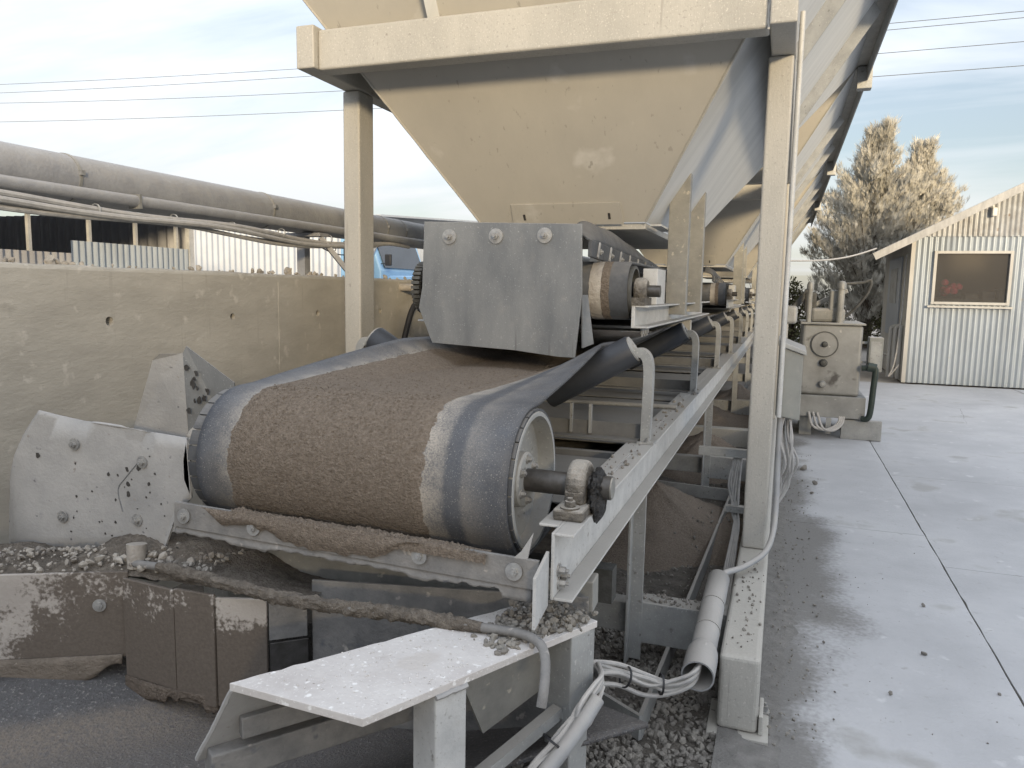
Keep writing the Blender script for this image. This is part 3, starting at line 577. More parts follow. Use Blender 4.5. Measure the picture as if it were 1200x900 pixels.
# ================================================================== BELT FEEDERS
def feeder(i):
    d = PER*i
    fd = thing('belt_feeder', ['short belt feeder hung under the nearest hopper behind the deflector plate', 'belt feeder hung under the second hopper, partly hidden by hanger bars', 'belt feeder hung under the third hopper'][i], 'feeder', (CX, 4.5+d, 1.3), 'belt feeders under the hoppers')
    yc, zc, r = 3.24+d, 1.46, .105
    x0, x1 = -1.53, -.615
    pu = MB().lathe((x0-.015, yc, zc), (1, 0, 0), [(.03, 0), (r-.012, 0), (r, 0), (r, x1-x0+.03), (r-.012, x1-x0+.03), (r-.015, x1-x0-.01), (.04, x1-x0-.02), (.03, x1-x0-.02)], 40).build('pulley', 'soot', fd, smooth=True)
    MB().cyl((x0-.1, yc, zc), (x1+.12, yc, zc), .025, n=16).build('shaft', 'shaft', pu, smooth=True)
    # belt loop
    b = MB(); pr_ = []
    for j in range(17):
        t = pi/2+pi*j/16; pr_.append((yc+(r+.012)*cos(t), zc+(r+.012)*sin(t)))
    pr_ = [(5.9+d, zc+r+.012)]+pr_+[(5.9+d, zc-r-.012)]
    b.add([(x0, y, z) for y, z in pr_]+[(x1, y, z) for y, z in pr_], [(j, j+1, len(pr_)+j+1, len(pr_)+j) for j in range(len(pr_)-1)])
    b.build('belt', 'rubber', fd, smooth=True, solid=.012)
    # two worn stripes wrapped round the drum, caked with fines
    for (sx0, sx1, mm) in ((-.775, -.725, 'stonepale'), (-.724, -.69, 'sand')):
        b = MB(); q = [(yc+(r+.0195)*cos(t), zc+(r+.0195)*sin(t)) for t in [pi/2+.2+(pi-.3)*j/20 for j in range(21)]]
        b.add([(sx0+.004*nz(j*1.3), y, z) for j, (y, z) in enumerate(q)]+[(sx1+.005*nz(j*1.7+9), y, z) for j, (y, z) in enumerate(q)], [(j, j+1, 22+j, 21+j) for j in range(20)])
        b.build('fines_band', mm, fd, smooth=True)
    for s_ in (1, -1):
        cc = CX if s_ > 0 else -1.06
        X = lambda v: cc+s_*(v-cc)
        # C channel side rail with bearing on it
        xa, xb = sorted((X(-.60), X(-.585)))
        rl = MB().box(xa, xb, 3.16+d, 5.9+d, 1.305, 1.40)
        xc, xd = sorted((X(-.585), X(-.53)))
        rl.box(xc, xd, 3.16+d, 5.9+d, 1.392, 1.400); rl.box(xc, xd, 3.16+d, 5.9+d, 1.305, 1.313)
        rl.build('side_rail', 'white', fd, bevel=.002)
        xa, xb = sorted((X(-.6), X(-.545)))
        bb = MB().lathe((xa, yc, zc), (1, 0, 0), [(.0, 0), (.052, 0), (.056, .01), (.056, .04), (.045, .052), (0, .052)], 20)
        bb.box(xa, xb, yc-.085, yc+.085, 1.401, 1.432); bb.build('bearing', 'iron', fd, smooth=True)
        MB().box(xa, xb+.01, yc+.16, yc+.40, 1.401, 1.56).build('take_up_bracket', 'white', fd, bevel=.003)
        for k_ in range(3): MB().bolt((X(-.57), yc+.02+.06*k_, 1.30), (0, 0, -1), .009, .02).build('bolt', 'zinc', fd)
        # bolted skirt: clamp bar and rubber flap above
        if s_ > 0:
            bz = lambda y: 1.592-.031*(y-2.96)
            xo, xi = -.735, -.75
            for k_ in range(12):      # bar in lapped lengths
                ya, yb = 2.985+.22*k_, 2.985+.22*(k_+1)-.004
                MB().add([(x, y+d, z) for x in (xi, xo) for (y, z) in ((ya, bz(ya)), (yb, bz(yb)), (yb, bz(yb)+.068), (ya, bz(ya)+.068))],
                         [(0, 1, 2, 3), (7, 6, 5, 4), (0, 4, 5, 1), (1, 5, 6, 2), (2, 6, 7, 3), (3, 7, 4, 0)]).build('clamp_bar', 'rubber', fd, bevel=.003)
                yy = ya+.10
                MB().beam((xo+.003, yy+d, bz(yy)+.004), (xo+.003, yy+.035+d, bz(yy)+.064), .006, .014, (0, 1, 0)).build('clamp_strap', 'zinc', fd)
                MB().bolt((xo, yy+.06+d, bz(yy)+.03), (1, 0, 0), .007, .007).build('bolt', 'zinc', fd)
            b = MB()
            def flap(u, v):
                y = 2.975+2.2*u; top = .035+.075*sstep(0, .14, u)-.075*sstep(.30, .95, u)+.004*sin(u*26)
                return (xi+.002-.10*v**1.6, y+d+.02*v, bz(y)+.064+top*sin(v*1.55))
            b.sheet(None, None, None, 40, 8, flap); b.build('rubber_flap', 'rubber', fd, smooth=True, solid=.01)
        # hanger bars welded to the hopper side
        for yy in ((4.15, 4.92) if s_ > 0 else ()):
            xa, xb = sorted((X(-.605), X(-.50))); zt = (HB+(abs(xa-CX)-.446)/SS, HB+(abs(xb-CX)-.446)/SS)
            y0 = yy+d
            MB().add([(xa, y0, 1.34), (xb, y0, 1.34), (xb, y0, zt[1]), (xa, y0, zt[0]), (xa, y0+.012, 1.34), (xb, y0+.012, 1.34), (xb, y0+.012, zt[1]), (xa, y0+.012, zt[0])],
                     [(0, 1, 2, 3), (7, 6, 5, 4), (0, 4, 5, 1), (1, 5, 6, 2), (2, 6, 7, 3), (3, 7, 4, 0)]).build('hanger_bar', 'creamdark', fd, bevel=.002)
            MB().box(xa if s_ < 0 else xb-.012, xa+.012 if s_ < 0 else xb, y0+.0125, y0+.08, 1.34, zt[1] if s_ > 0 else zt[0]).build('hanger_leg', 'creamdark', fd)
    MB().box(-1.66, -.60, 3.55+d, 5.9+d, 1.285, 1.297).build('bottom_tray', 'trim', fd)
    MB().box(-1.69, -.57, 5.05+d, 5.12+d, 1.20, 1.284).build('cross_tie', 'cream', fd)
    if i == 0:
        # hanging deflector plate with three bolts
        yp = 2.97
        pts = [(-1.462, 1.737), (-.772, 1.719), (-.766, 1.44), (-.79, 1.185), (-.86, 1.186), (-1.05, 1.205), (-1.43, 1.222), (-1.492, 1.372), (-1.475, 1.46)]
        dp = MB().plate([(x, yp+(1.735-z)*.03, z) for x, z in pts], .012).build('deflector_plate', 'plate', fd, bevel=.0015, label='hanging grey steel deflector plate with three washered bolts')
        for bx in (-1.345, -1.135, -.925):
            w_ = MB(); c = V((bx, yp-.004, 1.674+.006*(-bx-1.1)*-1))
            w_.lathe(c, (0, -1, 0), [(.0, 0), (.031, 0), (.031, .005), (.012, .007), (0, .007)], 24); w_.build('washer', 'zinc', dp, smooth=True)
            q = MB(); q.cyl(c+V((0, -.006, 0)), c+V((0, -.017, 0)), .014, n=6); q.cyl(c+V((0, -.017, 0)), c+V((0, -.03, 0)), .007, n=10); q.build('bolt', 'zinc', dp)
        MB().plate([(-.775, 3.0, 1.44), (-.76, 3.04, 1.44), (-.735, 3.06, 1.24), (-.765, 3.0, 1.225)], .006).build('side_flap', 'plate', fd)
        for bx in (-1.4, -.83): MB().beam((bx, yp+.012, 1.70), (bx, 3.55, 1.74), .04, .02).build('deflector_arm', 'creamdark', fd)
    return fd
for i in range(3): feeder(i)
# toothed drive wheel seen at the left edge of the deflector
dw = MB(); n_ = 34; yc, zc, xw = 3.24, 1.46, -1.585
for k_ in range(n_):
    t = 2*pi*k_/n_; q = V((xw, yc+.105*cos(t), zc+.105*sin(t))); dw.beam(q-V((.02, 0, 0)), q+V((.02, 0, 0)), .014, .03, V((0, cos(t), sin(t))))
dw.lathe((xw-.02, yc, zc), (1, 0, 0), [(.03, 0), (.098, 0), (.098, .04), (.03, .04)], 34, True)
solo(dw, 'toothed_drive_wheel', 'soot', 'black toothed drive wheel peeking out left of the deflector plate', 'sprocket', (xw, yc, zc))

# ================================================================== MAIN CONVEYOR
cv = thing('belt_conveyor', 'long sand-carrying belt conveyor with its head pulley in the foreground', 'conveyor', (CX, 3, 0))
PY, PZ, PR = 1.96, .93, .192
XL, XR = -1.64, -.622
YF = 24.0
def ch(x):                   # mirror across the conveyor's centre line
    return 2*CX-x
for s_ in (1, -1):
    X = (lambda v: v) if s_ > 0 else ch
    b = MB()
    for (xa, xb, za, zb) in ((-.507, -.498, .69, .863), (-.4979, -.45, .855, .863), (-.4979, -.45, .69, .698)):
        lo, hi = sorted((X(xa), X(xb))); b.box(lo, hi, 1.735 if s_ > 0 else 1.95, YF, za, zb)
    lo, hi = sorted((X(-.4979), X(-.4975)))
    # top lip going inward carries the idler feet
    lo, hi = sorted((X(-.56), X(-.5071))); b.box(lo, hi, 1.80 if s_ > 0 else 2.05, YF, .855, .863)
    rl = b.build('rail', 'white', cv, bevel=.0025)
    if s_ > 0:
        for (yy, zz) in ((1.775, .755), (1.795, .735), (1.78, .72)):
            MB().bolt((X(-.498), yy, zz), (1, 0, 0), .010, .016).build('bolt', 'zinc', rl)
    # pillow block bearing
    xb0, xb1 = sorted((X(-.535), X(-.455)))
    bb = MB().box(xb0, xb1, PY-.125, PY+.125, .8635, .893); bb.lathe((xb0+.012, PY, PZ), (1, 0, 0), [(0, 0), (.060, 0), (.070, .01), (.070, .046), (.060, .056), (0, .056)], 28)
    bb.box(xb0+.015, xb1-.015, PY-.07, PY+.07, .893, PZ); bl = bb.build('bearing', 'iron', cv, smooth=False, bevel=.006)
    for yy in (PY-.1, PY+.1):
        MB().bolt(((xb0+xb1)/2, yy, .893), (0, 0, 1), .015, .016).build('bolt', 'iron', bl)
        MB().bolt(((xb0+xb1)/2, yy, .854), (0, 0, -1), .012, .02).build('bolt', 'zinc', bl)
    if s_ > 0:
        g_ = MB(); 
        def blob(u, v):
            th = u*2*pi; ph = (v-.5)*pi; rr = .058+.016*fbm(cos(th)*3, sin(th)*3+v*5, v*4)+.006*nz(th*9, v*30)
            return (-.447+.024*sin(ph)+.006*nz(th*3, v*9), PY+.004+rr*cos(ph)*cos(th), PZ-.012+rr*1.08*cos(ph)*sin(th)-.02*max(0, -sin(th)))
        g_.sheet(None, None, None, 40, 16, blob); g_.build('grease_cake', 'grease', cv, smooth=True)
# head pulley: drum, end discs, hub, lagging bars, shaft
dr = MB().lathe((XL, PY, PZ), (1, 0, 0), [(PR-.014, .004), (PR-.013, 0), (PR-.002, 0), (PR, .002), (PR, XR-XL-.002), (PR-.002, XR-XL), (PR-.013, XR-XL), (PR-.014, XR-XL-.05), (.1, XR-XL-.065), (.06, XR-XL-.065)], 72).build('head_pulley', 'frame', cv, smooth=True)
MB().lathe((XL, PY, PZ), (1, 0, 0), [(0, .03), (PR-.02, .03)], 48).build('end_disc', 'frame', dr)
MB().lathe((XR-.065, PY, PZ), (1, 0, 0), [(0, 0), (.078, 0), (.078, .035), (.072, .04), (0, .04)], 40).build('hub', 'frame', dr, smooth=True)
for k_ in range(6):
    t = pi/6+k_*pi/3; MB().bolt((XR-.025, PY+.058*cos(t), PZ+.058*sin(t)), (1, 0, 0), .009, .009, 1.4).build('hub_bolt', 'zinc', dr)
MB().cyl((XL-.18, PY, PZ), (-.408, PY, PZ), .032, n=28).build('shaft', 'shaft', dr, smooth=True)
MB().cyl((-.4085, PY, PZ), (-.404, PY, PZ), .029, n=28).build('shaft_end', 'creamdark', dr, smooth=True)
lagm = MB()
for k_ in range(26):       # rubber lagging bars wrapped on the drum, their ends show left of the belt and round the right rim
    t = 2*pi*k_/26; b = MB(); seg_ = 4; vs = []
    for j in range(seg_+1):
        tt = t+(2*pi/26)*.90*j/seg_
        for rr in (PR+.0004, PR+.0075):
            for xx in (XL-.004, XR-.002): vs.append((xx, PY+rr*cos(tt), PZ+rr*sin(tt)))
    fs = []
    for j in range(seg_):
        o_ = j*4; fs += [(o_+2, o_+3, o_+7, o_+6), (o_, o_+4, o_+5, o_+1), (o_, o_+2, o_+6, o_+4), (o_+1, o_+5, o_+7, o_+3)]
    fs += [(0, 1, 3, 2), (seg_*4, seg_*4+2, seg_*4+3, seg_*4+1)]
    b.add(vs, fs).build('lagging_bar', 'rubber', dr)
# belt loop
BR = PR+.0085+.006
BX0, BX1 = -1.603, -.632
def trough(Y):               # 0 flat on the pulley, 1 fully troughed
    return max(0., min(1., (Y-1.99)/.955))
IDL = [2.97+1.665*i for i in range(12)]
def belt_pt(x, sp):
    """sp<0: arc (0..-pi) round the pulley from top to bottom; sp>=0: distance along the top run"""
    if sp >= 0:
        Y = PY+sp; t = trough(Y); hw = .19
        u = x-CX; e = max(0, abs(u)-hw); k_ = rad(30)*t
        Xo = CX+math.copysign(min(abs(u), hw)+e*cos(k_), u); z0 = PZ+BR-.045*t
        # belt sags a touch between idlers
        sag = .0 if Y < 2.9 else -.012*abs(sin(pi*(Y-2.97)/1.665))
        bl_ = e*sin(k_)*(1 if e > .04 else e/.04*.5+.5)
        return V((Xo, Y, z0+bl_+sag))
    th = pi/2-sp if False else pi/2+(-sp)
    return V((x, PY+BR*cos(th), PZ+BR*sin(th)))
stations = [YF-PY-.2-(YF-PY-.2-1.4)*i/70 for i in range(70)]+[1.4*(1-i/30) for i in range(30)]+[-pi*i/36 for i in range(0, 37)]
nb = 40; b = MB(); vs = []
for sp in stations:
    for i in range(nb+1): vs.append(belt_pt(BX0+(BX1-BX0)*i/nb, sp))
for Y in (2.4, 3.2, 6, YF-.2):
    for i in range(nb+1): vs.append(V((BX0+(BX1-BX0)*i/nb, Y, PZ-BR+(.03 if Y > 2.2 else 0))))
ns = len(stations)+4
b.add(vs, [(j*(nb+1)+i, j*(nb+1)+i+1, (j+1)*(nb+1)+i+1, (j+1)*(nb+1)+i) for j in range(ns-1) for i in range(nb)])
b.build('belt', 'belt', cv, smooth=True, solid=.012)
# troughing idlers: three rollers, bent side arms, cross angle
def roller(mb, p, q, r):
    p, q = V(p), V(q); L_ = (q-p).length
    mb.lathe(p, q-p, [(0, -.012), (.014, -.012), (.014, 0), (r-.012, .006), (r-.004, 0), (r, .006), (r, L_-.006), (r-.004, L_), (r-.012, L_-.006), (.014, L_), (.014, L_+.012), (0, L_+.012)], 22)
RR = .060
for i, Y in enumerate(IDL):
    idl = MB(); z0 = PZ+BR-.045-.010
    idl = MB().box(CX-.62, CX+.62, Y-.035, Y+.035, .8635, .872); idl.box(CX-.62, CX+.62, Y+.028, Y+.035, .872, .93)
    it = idl.build('idler_cross_angle', 'deck', cv)
    b = MB(); roller(b, (CX-.175, Y, z0-RR-.003), (CX+.175, Y, z0-RR-.003), RR); b.build('idler_roller', 'roller', it, smooth=True)
    for s_ in (1, -1):
        k_ = rad(30); dr_ = V((s_*cos(k_), 0, sin(k_))); nn = V((-s_*sin(k_), 0, cos(k_)))
        p0 = V((CX+s_*.20, Y, z0+.004))-nn*(RR+.004); p1 = p0+dr_*.40
        b = MB(); roller(b, p0, p1, RR); b.build('idler_roller', 'roller', it, smooth=True)
        e = p1+dr_*.016
        path = cat_rom([e-V((s_*.012, 0, .004)), e+V((s_*.028, 0, -.002)), e+V((s_*.058, 0, -.028)), e+V((s_*.070, 0, -.080)), V((CX+s_*.663, Y, e.z-.17)), V((CX+s_*.661, Y, .95)), V((CX+s_*.660, Y, .866))], 5)
        b = MB(); n_ = len(path); vs = []; wv = .027; tv = .0045     # bent C section arm
        for j, c in enumerate(path):
            t = (path[min(j+1, n_-1)]-path[max(j-1, 0)]).normalized(); nrm = V((t.z, 0, -t.x))*s_
            for (dy_, dn) in ((-wv, .036), (-wv, 0), (wv, 0), (wv, .036), (wv-.007, .036), (wv-.007, .007), (-wv+.007, .007), (-wv+.007, .036)): vs.append(c+V((0, dy_, 0))+nrm*dn)
        fs = [(j*8+m_, j*8+(m_+1) % 8, (j+1)*8+(m_+1) % 8, (j+1)*8+m_) for j in range(n_-1) for m_ in range(8)]+[tuple(range(8)), tuple(range(n_*8-1, n_*8-9, -1))]
        b.add(vs, fs).build('idler_arm', 'frame', it, bevel=.003)
        MB().lathe(p1, dr_, [(0, .0), (RR-.006, .0), (RR-.006, .006), (.02, .008), (.02, .014), (0, .014)], 20).build('roller_cap', 'frame', it, smooth=True)
        MB().box(CX+s_*.65-.035, CX+s_*.65+.03, Y-.05, Y+.05, .864, .872).build('arm_foot', 'frame', it)
        if i < 4: MB().bolt((CX+s_*.655, Y-.035, .872), (0, 0, 1), .008, .01).build('bolt', 'zinc', it)
# deck plates over the return run
for (y0, y1, zz) in ((2.20, 2.50, .80), (2.53, 2.80, .815), (3.05, 4.35, .83), (4.42, 5.95, .83), (6.1, 7.6, .83), (7.8, 9.3, .83), (9.5, 11, .83)):
    MB().box(CX-.565, CX+.565, y0, y1, zz, zz+.006).build('deck_plate', 'deck', cv, bevel=.001)
for y0 in (2.50, 2.88, 4.37, 6.0, 7.7, 9.4):
    MB().box(CX-.62, CX+.62, y0, y0+.03, .72, .828).build('cross_angle', 'deck', cv, bevel=.002)
MB().cyl((CX-.62, 3.9, .86), (CX+.64, 3.9, .875), .012, n=10).build('grease_line', 'frame', cv, smooth=True)
for xx in (-.80, -.72): MB().beam((xx, 2.99, .88), (xx, 2.99, 1.0), .012, .012).build('drop_pin', 'frame', cv)
# stands
for k_, (yy, zf) in enumerate(((2.84, .02), (5.72, .02), (9.0, .02), (12.2, .02), (15.5, .02))):
    for s_ in (1, -1):
        X = (lambda v: v) if s_ > 0 else ch
        lo, hi = sorted((X(-.51), X(-.455)))
        b = MB().box(lo, hi, yy+.0, yy+.012, zf, .6895); c0, c1 = sorted((X(-.51), X(-.50))); b.box(c0, c1, yy-.055, yy-.0003, zf, .6895)
        b.build('stand_leg', 'frame', cv, bevel=.002)
        c0, c1 = sorted((X(-.4995), X(-.136)))
        b = MB().box(c0, c1, yy+.0125, yy+.11, .085, .252); b.build('stand_tie', 'frame', cv, bevel=.004)
    MB().box(CX-.62, CX+.62, yy+.0125, yy+.09, .12, .24).build('stand_tie', 'frame', cv, bevel=.004)
# end stub plate by the right rail and scraper bar beneath the pulley
MB().plate([(-.515, 1.735, .815), (-.515, 1.735, .675), (-.515, 1.63, .655), (-.515, 1.63, .782)], .008).build('rail_end_plate', 'white', cv, bevel=.001)
sc = thing('belt_scraper', 'bolted steel scraper bar caked with sand beneath the head pulley', 'scraper', (CX, 1.72, .75))
A = V((-1.66, 1.712, .792)); B = V((-.528, 1.70, .775))
def barp(t, dz=0, dy=0): q = A.lerp(B, t); return V((q.x, q.y+dy, q.z+dz))
b = MB(); b.add([barp(0, .025, .006), barp(1, .022, .006), barp(1, -.052), barp(0, -.048), barp(0, .025, .016), barp(1, .022, .016), barp(1, -.052, .010), barp(0, -.048, .010)],
                [(0, 3, 2, 1), (4, 5, 6, 7), (0, 1, 5, 4), (1, 2, 6, 5), (2, 3, 7, 6), (3, 0, 4, 7)])
b.build('clamp_bar', 'bar', sc, bevel=.002)
for t in (.035, .255, .715, .945): MB().bolt(barp(t, -.012, .0), (0, -1, .1), .011, .010, 2.0).build('bolt', 'zinc', sc)
b = MB()
def blade(u, v):
    q = barp(.0+u*.985); drop = .022+.026*max(0, fbm(u*6, 2))+.008*nz(u*40)+(.018 if u > .93 else 0)
    return V((q.x, q.y+.014-.01*v, q.z-.045-drop*v))
b.sheet(None, None, None, 90, 4, blade); b.build('rubber_blade', 'bar', sc, smooth=True, solid=.009)
MB().plate([(-.545, 1.71, .865), (-.56, 1.71, .79), (-.60, 1.71, .79), (-.575, 1.71, .815)], .006).build('corner_tab', 'wing', sc)
# crust of sand on the scraper
b = MB()
def crust(u, v):
    t = .16+u*.72; q = barp(t); hgt = (.010+.018*max(0, fbm(u*7, 1.5))+.008*nz(u*60, v*8))*sstep(0, .08, u)*sstep(1, .85, u)
    ang = v*pi; return V((q.x, q.y+.014-.022*cos(ang)*1.0+.004*nz(u*80, v*9), q.z+.018+hgt*sin(ang)+.006*nz(u*120, v*14)-(.02 if v in (0, 1) else 0)))
b.sheet(None, None, None, 220, 14, crust)
tag(b.build('sand_crust', 'sand', smooth=True), 'brown sand crust caked along the scraper bar', 'sand', kind='stuff')
b = MB()
def crust2(u, v):
    t = .10+u*.62; q = barp(t); wv = .055*sstep(0, .1, u)*sstep(1, .8, u)*(.55+.6*max(0, fbm(u*5+3, .5)+.5))
    return V((q.x, q.y-.004-.008*sin(v*pi)-.003*abs(nz(u*90, v*12)), q.z+.026-wv*v))
b.sheet(None, None, None, 180, 12, crust2)
tag(b.build('sand_smear', 'sand', smooth=True), 'thin brown sand smear clinging to the scraper bar face', 'sand', kind='stuff')

# sand carried on the belt
b = MB(); nu, nv = 240, 110; vs = []
sp_list = []
for j in range(nu+1):
    t = j/nu; sp_list.append(4.6*(1-t/.5) if t < .5 else -(t-.5)/.5*2.72)
for sp in sp_list:
    arc = sp if sp >= 0 else sp*PR
    wl_, wr_ = -1.508+.006*fbm(arc*5, 3.1)+.004*nz(arc*40, 1), -.85+.006*fbm(arc*5, 8.7)+.004*nz(arc*40, 5)
    k_ = sstep(0, 1.2, sp) if sp > 0 else 0
    wl_ -= .01*k_; wr_ += .05*k_
    for i in range(nv+1):
        x = wl_+(wr_-wl_)*i/nv; e = min(i, nv-i)/nv
        q = belt_pt(x, sp); q2 = belt_pt(x+.002, sp); q3 = belt_pt(x, sp-.004 if sp <= 0 else sp+.004)
        n_ = (q2-q).cross(q3-q)
        if sp <= 0: th = pi/2-sp; n_ = V((0, cos(th), sin(th)))
        else: n_ = V((0, 0, 1))
        th_ = .0030+(.010+.02*k_*sstep(0, .4, e))*sstep(0, .085, e)+.0016*fbm(x*28, arc*28, 0, 3)+.0022*abs(nz(x*140, arc*140))+.0014*nz(x*260, arc*260)
        if e < .004: th_ = .0
        vs.append(q+n_*th_)
b.add(vs, [(j*(nv+1)+i, j*(nv+1)+i+1, (j+1)*(nv+1)+i+1, (j+1)*(nv+1)+i) for j in range(nu) for i in range(nv)])
tag(b.build('belt_sand', 'sand', smooth=True), 'brown sand layer riding over the conveyor belt', 'sand', kind='stuff')

pl = []; random.seed(77)
for i in range(5200):
    sp = random.uniform(-2.0, 1.9); x = random.uniform(-1.47, -.89); q = belt_pt(x, sp); n_ = V((0, cos(pi/2-sp), sin(pi/2-sp))) if sp <= 0 else V((0, 0, 1))
    k_ = sstep(0, 1.2, sp) if sp > 0 else 0; c = q+n_*(.0150+.02*k_); pl.append((c.x, c.y, c.z, random.choice([.0012, .0015, .002, .0026])))
rocks('sand_grains', pl, 'sand', 1, label='coarse grains standing proud of the belt sand', cat='sand', kind='stuff')

# ================================================================== CHUTE WING PLATES (left of pulley)
def bent(pts, fn, t, name, m, parent, label=None):
    """outline in (x,z) -> triangulated fan grid bent by fn(x,z)->y"""
    bm = bmesh.new(); vv = [bm.verts.new((x, 0, z)) for x, z in pts]; bm.faces.new(vv)
    bmesh.ops.triangulate(bm, faces=bm.faces); bmesh.ops.subdivide_edges(bm, edges=bm.edges, cuts=5, use_grid_fill=True)
    for v_ in bm.verts: v_.co.y = fn(v_.co.x, v_.co.z)
    me = bpy.data.meshes.new(name); l = wloc(parent); 
    for v_ in bm.verts: v_.co -= l
    bm.to_mesh(me); bm.free(); me.materials.append(M[m])
    for q in me.polygons: q.use_smooth = True
    me.set_sharp_from_angle(angle=rad(50))
    o = bpy.data.objects.new(name, me); COL.objects.link(o); o.parent = parent
    md = o.modifiers.new('s', 'SOLIDIFY'); md.thickness = t; md.offset = 0
    if label: o['label'] = label
    return o
wp = thing('chute_wing_plate', 'large pale curved chute plate with bolts left of the head pulley', 'plate', (-2.0, 1.80, .5), 'chute wing plates')
def wy(x, z): return 1.805-.075*sstep(-1.95, -2.35, x)+.035*sstep(-2.32, -2.42, x)
out_ = [(-2.417, .536), (-2.410, .62), (-2.392, .71), (-2.362, .80), (-2.325, .885), (-2.28, .965), (-2.222, 1.046), (-2.15, 1.03), (-2.07, 1.015), (-1.97, 1.004), (-1.82, .997), (-1.685, .990), (-1.70, .92), (-1.70, .86), (-1.675, .805), (-1.735, .745), (-1.765, .68), (-1.80, .60), (-2.1, .565)]
bent(out_, wy, .007, 'plate', 'wing', wp)
random.seed(19); pb_ = MB()
for k_ in range(34):
    px_ = random.choice([random.gauss(-1.86, .06), random.gauss(-2.12, .09), random.uniform(-2.3, -1.8)]); pz_ = random.uniform(.62, .96)
    rr = .0025+.007*random.random()**2; an0 = random.random()
    pb_.plate([(px_+cos(an0+2*pi*m_/8)*rr*random.uniform(.6, 1.3), wy(px_, pz_)-.0042, pz_+sin(an0+2*pi*m_/8)*rr*random.uniform(.6, 1.4)) for m_ in range(8)], .001, (0, -1, 0))
pb_.build('pit_marks', 'shaft', wp)['kind'] = 'stuff'
MB().tube(cat_rom([(-1.87, wy(-1.87, .9)-.004, .905), (-1.93, wy(-1.93, .8)-.004, .845), (-1.965, wy(-1.96, .8)-.004, .80), (-1.95, wy(-1.95, .7)-.004, .73)], 5), .002, 5).build('dent_line', 'plate', wp, smooth=True)
for bx, bz in ((-2.11, .94), (-2.16, .70), (-1.86, .90), (-1.89, .71)):
    MB().bolt((bx, wy(bx, bz)-.004, bz), (0, -1, 0), .011, .010, 1.8).build('bolt', 'zinc', wp)
MB().box(-2.3, -1.85, 1.83, 1.87, .50, .56).build('foot_rail', 'creamdark', wp)
wp2 = thing('chute_wing_plate', 'smaller upright chute plate with black scuffs behind the large wing plate', 'plate', (-2.0, 2.1, .6), 'chute wing plates')
MB().plate([(-2.16, 2.06, .94), (-2.06, 2.06, 1.19), (-2.03, 2.06, 1.2125), (-1.965, 2.10, 1.215), (-1.97, 2.12, .90)], .006).build('plate', 'wing', wp2)
MB().plate([(-1.967, 2.10, 1.215), (-1.955, 2.105, 1.24), (-1.80, 2.16, 1.115), (-1.80, 2.18, .85), (-1.968, 2.12, .88)], .006).build('folded_plate', 'plate', wp2)
b = MB(); random.seed(3)
for k_ in range(16):
    t = random.random(); q = V((-1.955+.12*t, 2.102+.035*t-.0055, 1.18-.22*random.random()-.05*t))
    b.v and 0
    rr = .004+.012*random.random()**2; pts = [q+V((cos(an)*rr*random.uniform(.5, 1.3), 0, sin(an)*rr*random.uniform(.7, 2.0))) for an in [2*pi*m_/9 for m_ in range(9)]]
    b.plate([(x_.x, x_.y, x_.z) for x_ in pts], .0012, (-.3, -1, 0))
b.build('paint_scuff', 'shaft', wp2)['kind'] = 'stuff'

# ================================================================== LOWER RECEIVING CONVEYOR (foreground)
lc = thing('receiving_conveyor', 'low receiving conveyor with stained skirt boards at the lower left', 'conveyor', (-1.6, 1.5, 0))
ud = V((.70, .714, 0)).normalized(); pd = V((ud.y, -ud.x, 0))      # along, across (towards the viewer's right)
oc = V((-1.62, 1.30, .30))
b = MB()
def bf(u, v):
    w_ = (u-.5)*1.0; s_ = -2.0+3.4*v; rise = .30*max(0, abs(w_)-.16)
    q = oc+ud*s_+pd*w_; return V((q.x, q.y, .185+rise))
b.sheet(None, None, None, 24, 20, bf); b.build('belt', 'belt2', lc, smooth=True, solid=.012)
# skirt boards, board by board
def board(p, q, z0, z1, t, m, name='skirt_board', z0b=None, z1b=None):
    p, q = V((p[0], p[1], 0)), V((q[0], q[1], 0)); d = (q-p).normalized(); n_ = V((d.y, -d.x, 0))*t/2
    z0b = z0 if z0b is None else z0b; z1b = z1 if z1b is None else z1b
    return MB().add([p-n_+V((0, 0, z0)), q-n_+V((0, 0, z0b)), q-n_+V((0, 0, z1b)), p-n_+V((0, 0, z1)), p+n_+V((0, 0, z0)), q+n_+V((0, 0, z0b)), q+n_+V((0, 0, z1b)), p+n_+V((0, 0, z1))],
                    [(0, 1, 2, 3), (7, 6, 5, 4), (0, 4, 5, 1), (1, 5, 6, 2), (2, 6, 7, 3), (3, 7, 4, 0)]).build(name, m, lc, bevel=.002)
M['skirt'] = mat('stained_pale_skirt', (.44, .405, .365), (.34, .31, .28), 5, .8, 0, .2, 70, spots=[((.27, .23, .19), 9, .66), ((.22, .185, .155), 28, .69)])
def skirt_stain(xyz, noise_, mr, op, n, l, g):
    # damp sand thrown over the boards, thickest round the corner board, bare on the upper inner board
    m_ = op('ADD', mr(xyz[0], -2.28, -1.84, -.30, 1.25), op('MULTIPLY', op('MULTIPLY', mr(xyz[0], -1.50, -1.44), mr(xyz[2], .42, .52)), -.85))
    m_ = op('ADD', m_, op('MULTIPLY', mr(xyz[2], .46, .60), -.38))
    m_ = op('ADD', m_, op('MULTIPLY', op('SUBTRACT', noise_(7), .5), 2.4)); m_ = op('ADD', m_, op('MULTIPLY', op('SUBTRACT', noise_(90), .5), 1.3))
    return mr(m_, .30, .66), (.15, .125, .103)
stained(M['skirt'], skirt_stain)
